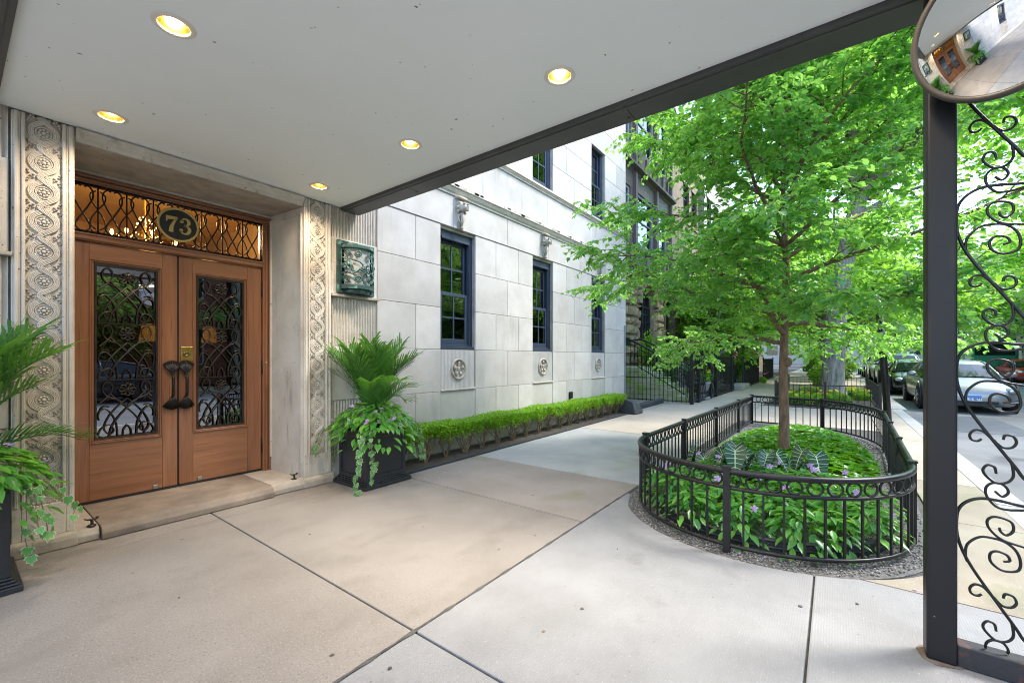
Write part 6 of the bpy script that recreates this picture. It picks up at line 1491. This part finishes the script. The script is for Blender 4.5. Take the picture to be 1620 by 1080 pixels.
for x0, x1 in ((13.08,13.75),(13.85,15.32),(15.42,16.12)):
    b = MB(); 
    for zz in (.1,.72,1.42): b.box(x0,x1,3.285,3.315,zz-.014,zz+.014)
    b.build('rail', M['iron'], gt)
    n = max(3, int((x1-x0)/.19))
    for k in range(n+1):
        xx = x0+(x1-x0)*k/n; b = MB(); b.tube(cr([(xx,3.3,.1),(xx+.05,3.3,.3),(xx-.05,3.3,.5),(xx,3.3,.72),(xx+.05,3.3,.95),(xx-.05,3.3,1.2),(xx,3.3,1.42)],4), .011, 5)
        for zz in (.25,.55,.9,1.2): b.tube([(xx+.06+.045*math.cos(t),3.3,zz+.05*math.sin(t)) for t in [2*PI*j/8 for j in range(8)]], .009, 4, closed=True)
        b.build('scroll_bar', M['iron'], gt)
bush(16.2,4.95,.1,.92,1,'round bright green bush under the arched window', sz=1.8); bush(16.7,4.05,0,.8,0,'dark green bush behind the lattice gate', sz=1.5); bush(17.9,4.2,0,.9,0,'dark green bush behind the tall fence', sz=1.3)
bush(15.75,5.35,0,.95,1,'bright leafy bush beside the top of the mossy steps', sz=2.15); bush(23.0,4.4,0,1.0,1,'bright bush before the brownstone townhouse', sz=1.5); bush(25.2,4.3,0,1.0,0,'dark bush before the brownstone townhouse', sz=1.6); bush(30.2,4.4,0,1.1,1,'bright bush before the greystone townhouse', sz=1.8)
bush(23.8,.4,0,1.0,1,'low bush on the pavement strip beyond the elm', sz=.9); bush(29.5,.5,0,1.6,0,'round bush on the pavement strip past the second street tree', sz=1.5); bush(33,-.3,0,1.5,1,'bright bush on the pavement strip, second past the elm', sz=1.3); bush(40,.3,0,2.2,0,'big bush on the pavement strip far along the street', sz=2.2); bush(52,.8,0,3,1,'big bright bush at the far end of the pavement', sz=3)
ur = empty('urn', (14.9,3.42,0), 'grey stone urn of yellow flowers at the foot of the mossy steps', 'urn')
b = MB(); b.box(14.72,15.08,3.24,3.6,.001,.08); b.lathe([(.13,.08),(.07,.14),(.06,.2),(.17,.34),(.21,.5),(.24,.53),(.24,.56),(.2,.57)], 16, (14.9,3.42,0)); b.build('bowl', M['urn'], ur, smooth=True)
fl = bush(14.9,3.42,.5,.42,1,'yellow flowers filling the grey stone urn', 'flowering plant')
for k in range(12): a = k*2.4; inst('flower', FLY, fl, (14.9+.2*math.cos(a),3.42+.2*math.sin(a),.85+.05*(k%3)), (.4*math.sin(a),-.6,k))
mb = empty('mailbox', (14.3,5.6,1.9), 'small black mailbox on the sandstone wall above the steps', 'mailbox')
b = MB(); b.prism([(5.75,1.78),(5.75,2.02)]+[(5.87+.12*math.cos(PI-PI*i/8), 2.02+.12*math.sin(PI*i/8)) for i in range(9)]+[(5.99,1.78)], 'x', 14.0, 14.55); b.build('body', M['iron'], mb)
b = MB(); b.box(13.99,14.56,5.74,5.755,1.9,1.92); b.build('flap', M['black'], mb)
b = MB(); b.box(19.6,21.9,3.05,3.6,.001,.22); tag(b.build('stone_block', M['greystone'], bevel=.03), 'pale concrete step block between the tall iron fences', 'step')
pf = bush(26.2,3.0,0,.35,1,'pot plant with pink flowers on the far pavement', 'flowering plant')
for k in range(7): inst('flower', FLP, pf, (26.2+.2*math.cos(k),3.0+.2*math.sin(k),.5+.05*(k%3)), (0,-.8,k))

# ------------------------------------------------------------------ vehicles
def loft(b, st, mi=0):
    n = None; base = len(b.v)
    for sct in st:
        n = len(sct)
        b.v.extend(sct)
    for i in range(len(st)-1):
        for j in range(n):
            j2 = (j+1) % n; b.f.append((base+i*n+j, base+i*n+j2, base+(i+1)*n+j2, base+(i+1)*n+j)); b.m.append(mi)
    b.f.append(tuple(base+j for j in range(n))[::-1]); b.m.append(mi); b.f.append(tuple(base+(len(st)-1)*n+j for j in range(n))); b.m.append(mi)
def car(x, y, paint, label, kind='sedan', name='parked_car', plate=None, rotz=0, z=-.125, lights=True):
    C_ = empty(name, (0,0,0), label, 'car', 'cars parked along the street'); suv = kind == 'suv'
    up = .18 if suv else 0; hw = .96
    S_ = [(0.0,.46,.32,.50,.52),(.05,.66,.24,.58,.61),(.16,.80,.18,.66,.70),(.36,.89,.17,.73,.77),(.65,.935,.17,.78,.83),(1.0,.955,.18,.85,.90),(1.45,.96,.18,.89,.95),(2.6,.955,.18,.91,.96),(3.7,.965,.18,.94,.99),(4.4,.93,.2,.95,1.0),(4.8,.86,.27,.9,.94),(4.93,.76,.36,.78,.8)]
    b = MB(); st = []
    for xx, w, zb, zs, zt in S_:
        zs += up*(.9 if xx > .1 else .7); zt += up*(.95 if xx > .1 else .7)
        h = [(0,zb),(.55*w,zb),(.86*w,zb+.01),(.97*w,zb+.10),(w,zb+(zs-zb)*.5),(.975*w,zs-.08),(.90*w,zs),(.72*w,zs+.55*(zt-zs)),(.40*w,zt-.008),(0,zt)]
        st.append([(xx,q,zz) for q, zz in h] + [(xx,-q,zz) for q, zz in h[-2:0:-1]])
    loft(b, st); b.build('body', M[paint], C_, smooth=True, sub=2)
    G = [(1.28,.93,.0),(1.6,1.10,0),(1.95,1.27,1),(2.25,1.355,1),(2.75,1.40,1),(3.3,1.375,1),(3.8,1.26,0),(4.45,1.0,0)] if not suv else [(1.25,1.12,0),(1.55,1.36,0),(1.85,1.58,1),(2.2,1.68,1),(3.0,1.72,1),(4.2,1.68,1),(4.55,1.5,0),(4.78,1.16,0)]
    ws, rf, sd_, rw = MB(), MB(), MB(), MB()
    def sec(q):
        xx, zt, _ = q; zb = .90+up; f = max(0,(zt-zb))/(.5 if not suv else .6); wt = .80-.20*min(1,f); wb = .84
        return [(xx,wb,zb),(xx,wt,max(zb,zt-.035)),(xx,wt*.86,zt),(xx,wt*.45,zt+.018),(xx,0,zt+.024)]
    for i in range(len(G)-1):
        A, Bq = sec(G[i]), sec(G[i+1]); mid = (G[i][2] and G[i+1][2]); front = G[i][0] < 2
        for s in (1, -1):
            fl_ = lambda p: (p[0], p[1]*s, p[2])
            tgt = rf if mid else (ws if front else rw)
            for j in range(1, 4): tgt.add([fl_(A[j]),fl_(A[j+1]),fl_(Bq[j+1]),fl_(Bq[j])], [(0,1,2,3)])
            sd_.add([fl_(A[0]),fl_(A[1]),fl_(Bq[1]),fl_(Bq[0])], [(0,1,2,3)])
    ws.build('windshield', M['carglass'], C_, smooth=True); rf.build('roof', M[paint], C_, smooth=True); sd_.build('side_window', M['carglass'], C_, smooth=True); rw.build('rear_window', M['carglass'], C_, smooth=True)
    for s in (1, -1):
        b = MB(); fl_ = lambda p: (p[0], p[1]*s, p[2]+.006); b.tube([fl_(sec(q)[1]) for q in G], .034, 6); b.tube([(2.85,s*.845,.90+up),(2.8,s*.60,sec(G[4])[1][2])], .035, 6); b.build('pillar', M[paint], C_, smooth=True)
        b = MB(); b.ell((1.62,s*1.02,1.0+up), (.07,.12,.075), 10, 7); b.tube([(1.62,s*.88,.93+up),(1.62,s*.98,.98+up)], .025, 6); b.build('wing_mirror', M[paint], C_, smooth=True)
        b = MB(); v_ = []; hx = lambda u, v: (.20+.30*u*u+.10*max(0,v)+.07*abs(u)-.03, s*(.70+.135*u), .585+up+.085*v+.05*u)
        n = 16; ring = []
        for k in range(n): a = 2*PI*k/n; ring.append(hx(math.cos(a), math.sin(a)))
        b.ell((.27,s*.71,.635+up*.95), (.20,.135,.085), 14, 8); b.build('headlight', M['lampglass'], C_, smooth=True)
        b = MB(); b.lathe([(.06,.085),(.055,.078),(.03,.076),(.001,.074)], 14, (.0,s*.70,.615+up*.95), axis='x'); b.build('headlamp_bulb', M['alloy'], C_, smooth=True)
        b = MB(); b.box(.075,.25,s*.70-.13,s*.70+.11,.30+up*.5,.40+up*.5); b.build('air_intake', M['black'], C_, bevel=.02)
        b = MB()
        for k in range(2): b.box(.062,.082,s*.70-.14,s*.70+.11,.325+.035*k+up*.5,.336+.035*k+up*.5)
        b.build('intake_slat', M['alloy'], C_)
    b = MB(); b.box(-.012,.06,-.46,.46,.27+up*.5,.34+up*.5); b.build('grille', M['black'], C_, bevel=.012)
    if suv: b = MB(); b.box(-.012,.08,-.42,.42,.52,.68); b.build('grille', M['black'], C_, bevel=.012)
    if plate:
        b = MB(); b.box(-.03,-.018,-.155,.155,.345,.495); pb_ = b.build('number_plate', M['platew'], C_, bevel=.004)
        b = MB(); b.box(-.0335,-.031,-.15,.15,.425,.49); b.build('plate_band', M['plate'], pb_); text('plate_text', plate, .075, M['ink'], pb_, (-.034,0,.36), 'x', width=.26)
    for xx in (.95, 3.92):
        for s in (1, -1):
            wr = .345+(.04 if suv else 0); w_ = empty('wheel', (xx, s*.86, wr), parent=C_)
            b = MB(); b.lathe([(wr*.66,-.115),(wr*.92,-.12),(wr,-.08),(wr,.08),(wr*.92,.12),(wr*.66,.115)], 26, (xx,s*.86,wr), axis='y'); b.build('tyre', M['tyre'], w_, smooth=True)
            b = MB(); yo = s*.86+s*.105; b.lathe([(wr*.67,-.02),(wr*.64,.012),(wr*.60,-.01),(.001,-.012)] if s > 0 else [(wr*.67,.02),(wr*.64,-.012),(wr*.60,.01),(.001,.012)], 26, (xx,yo,wr), axis='y', )
            for k in range(7): a = 2*PI*k/7; b.bar((xx+.04*math.cos(a),yo+s*.008,wr+.04*math.sin(a)), (xx+wr*.62*math.cos(a),yo+s*.008,wr+wr*.62*math.sin(a)), .04, .03, up=(0,1,0))
            b.build('rim', M['alloy'], w_)
            b = MB(); b.lathe([(wr+.055,-.01),(wr+.055,.01)], 28, (xx,s*.945,wr+.015), axis='y'); b.build('wheel_arch', M['black'], C_)
    C_.location = (x, y, z); C_.rotation_euler.z = rotz
    return C_
car(16.3, -2.92, 'silver', 'silver sports saloon parked facing the camera behind the post', plate='E10 4073')
car(22.4, -2.75, 'dark_paint', 'charcoal saloon parked behind the silver car')
car(28.6, -2.8, 'blue_paint', 'blue grey suv parked third along the kerb', 'suv')
car(34.9, -2.75, 'white_paint', 'white suv parked fourth along the kerb', 'suv')
car(41.3, -2.75, 'dark_paint', 'dark suv parked fifth along the kerb', 'suv')
car(47.6, -2.75, 'white_paint', 'white saloon parked farthest along the kerb')
car(37.5, -9.4, 'red_paint', 'red saloon by the far kerb beside the green truck')
car(33.4+4.9, -6.2, 'silver', 'grey saloon driving down the middle of the street', rotz=0) if False else None
car(.2, -9.3, 'dark_paint', 'charcoal saloon parked across the street facing the doors', rotz=0)
# green tank truck
TK = empty('tank_truck', (0,0,0), 'green tank truck with orange marker lamps standing in the far lane', 'truck')
b = MB(); b.lathe([(.6,0),(.95,.15),(1.05,.5),(1.08,3.4),(.95,4.0),(.55,4.2)], 24, (1.9,0,1.95), axis='x'); b.build('tank', M['green_paint'], TK, smooth=True)
b = MB(); b.box(0,1.75,-1.1,1.1,.75,2.55); b.box(.12,1.6,-1.02,1.02,2.55,2.85); b.build('cab', M['green_paint'], TK, bevel=.12, seg=3)
b = MB(); b.box(-.02,.02,-.92,.92,1.65,2.45); b.box(.4,1.3,1.09,1.115,1.65,2.4); b.box(.4,1.3,-1.115,-1.09,1.65,2.4); b.build('windshield', M['carglass'], TK)
b = MB(); b.box(-.06,6.2,-.95,.95,.55,.74); b.box(-.16,.1,-1.12,1.12,.4,.8); b.build('chassis', M['fascia'], TK, bevel=.02)
for k in range(5): b = MB(); b.ell((.12,-.8+.4*k,2.9), (.06,.06,.05), 8, 5); b.build('marker_lamp', M['orange'], TK, smooth=True)
for s in (-1,1): b = MB(); b.ell((-.17,s*.9,.62), (.04,.13,.09), 8, 5); b.build('headlight', M['orange'], TK, smooth=True)
for xx in (.9,4.4,5.5):
    for s in (-1,1): b = MB(); b.lathe([(.3,-.14),(.48,-.14),(.5,-.1),(.5,.1),(.48,.14),(.3,.14)], 22, (xx,s*.95,.5), axis='y'); b.build('wheel', M['tyre'], TK, smooth=True)
TK.location = (42.5, -8.6, -.125)
for k in range(6):  # added barrels stand in for the blurred orange lights of the truck
    x, y = 41.2+.42*k, -7.15+.05*k
    t = empty('light_blur_barrel', (x,y,0), f'orange and white barrel standing in for blurred truck lights, {ORD[k]} from the camera', 'stand-in barrel', 'barrels standing in for blurred truck lights')
    b = MB(); b.lathe([(.33,.0),(.33,.06),(.27,.07),(.25,.4)], 14, (x,y,0)); b.lathe([(.235,.58),(.23,.78)], 14, (x,y,0)); b.lathe([(.215,.96),(.2,1.05),(.1,1.08)], 14, (x,y,0)); b.build('barrel', M['orange'], t); b = MB(); b.lathe([(.248,.4),(.237,.58)], 14, (x,y,0)); b.lathe([(.228,.78),(.217,.96)], 14, (x,y,0)); b.build('band', M['signwhite'], t); t.location.z = -.125
lp = empty('lamp_post', (12.6,-.95,0), 'slim black lamp post at the kerb beyond the ring fence', 'lamp post') if False else None
# fallen petals and leaves on the pavement
P = []; 
for _ in range(26): P.append((rnd.uniform(.3,9), rnd.uniform(.2,4.1), .003))
scat('fallen_leaves', LEAF_SMALL, P, [(rnd.gauss(0,1),rnd.gauss(0,1),0) for _ in P], [(rnd.gauss(0,.1),rnd.gauss(0,.1),1) for _ in P], [rnd.uniform(.012,.03) for _ in P], leafmat('dry_leaf', (.06,.05,.03), (.25,.16,.08), tw=0, rough=.8), kind='stuff')
P = [(rnd.uniform(3.2,3.7), rnd.uniform(3.5,3.75), .003) for _ in range(5)] + [(rnd.uniform(3.3,4.3), rnd.uniform(-.4,.6), .005) for _ in range(22)]
scat('fallen_petals', LEAF_SMALL, P, [(rnd.gauss(0,1),rnd.gauss(0,1),0) for _ in P], [(rnd.gauss(0,.1),rnd.gauss(0,.1),1) for _ in P], [rnd.uniform(.02,.035) for _ in P], M['lilac'], kind='stuff')
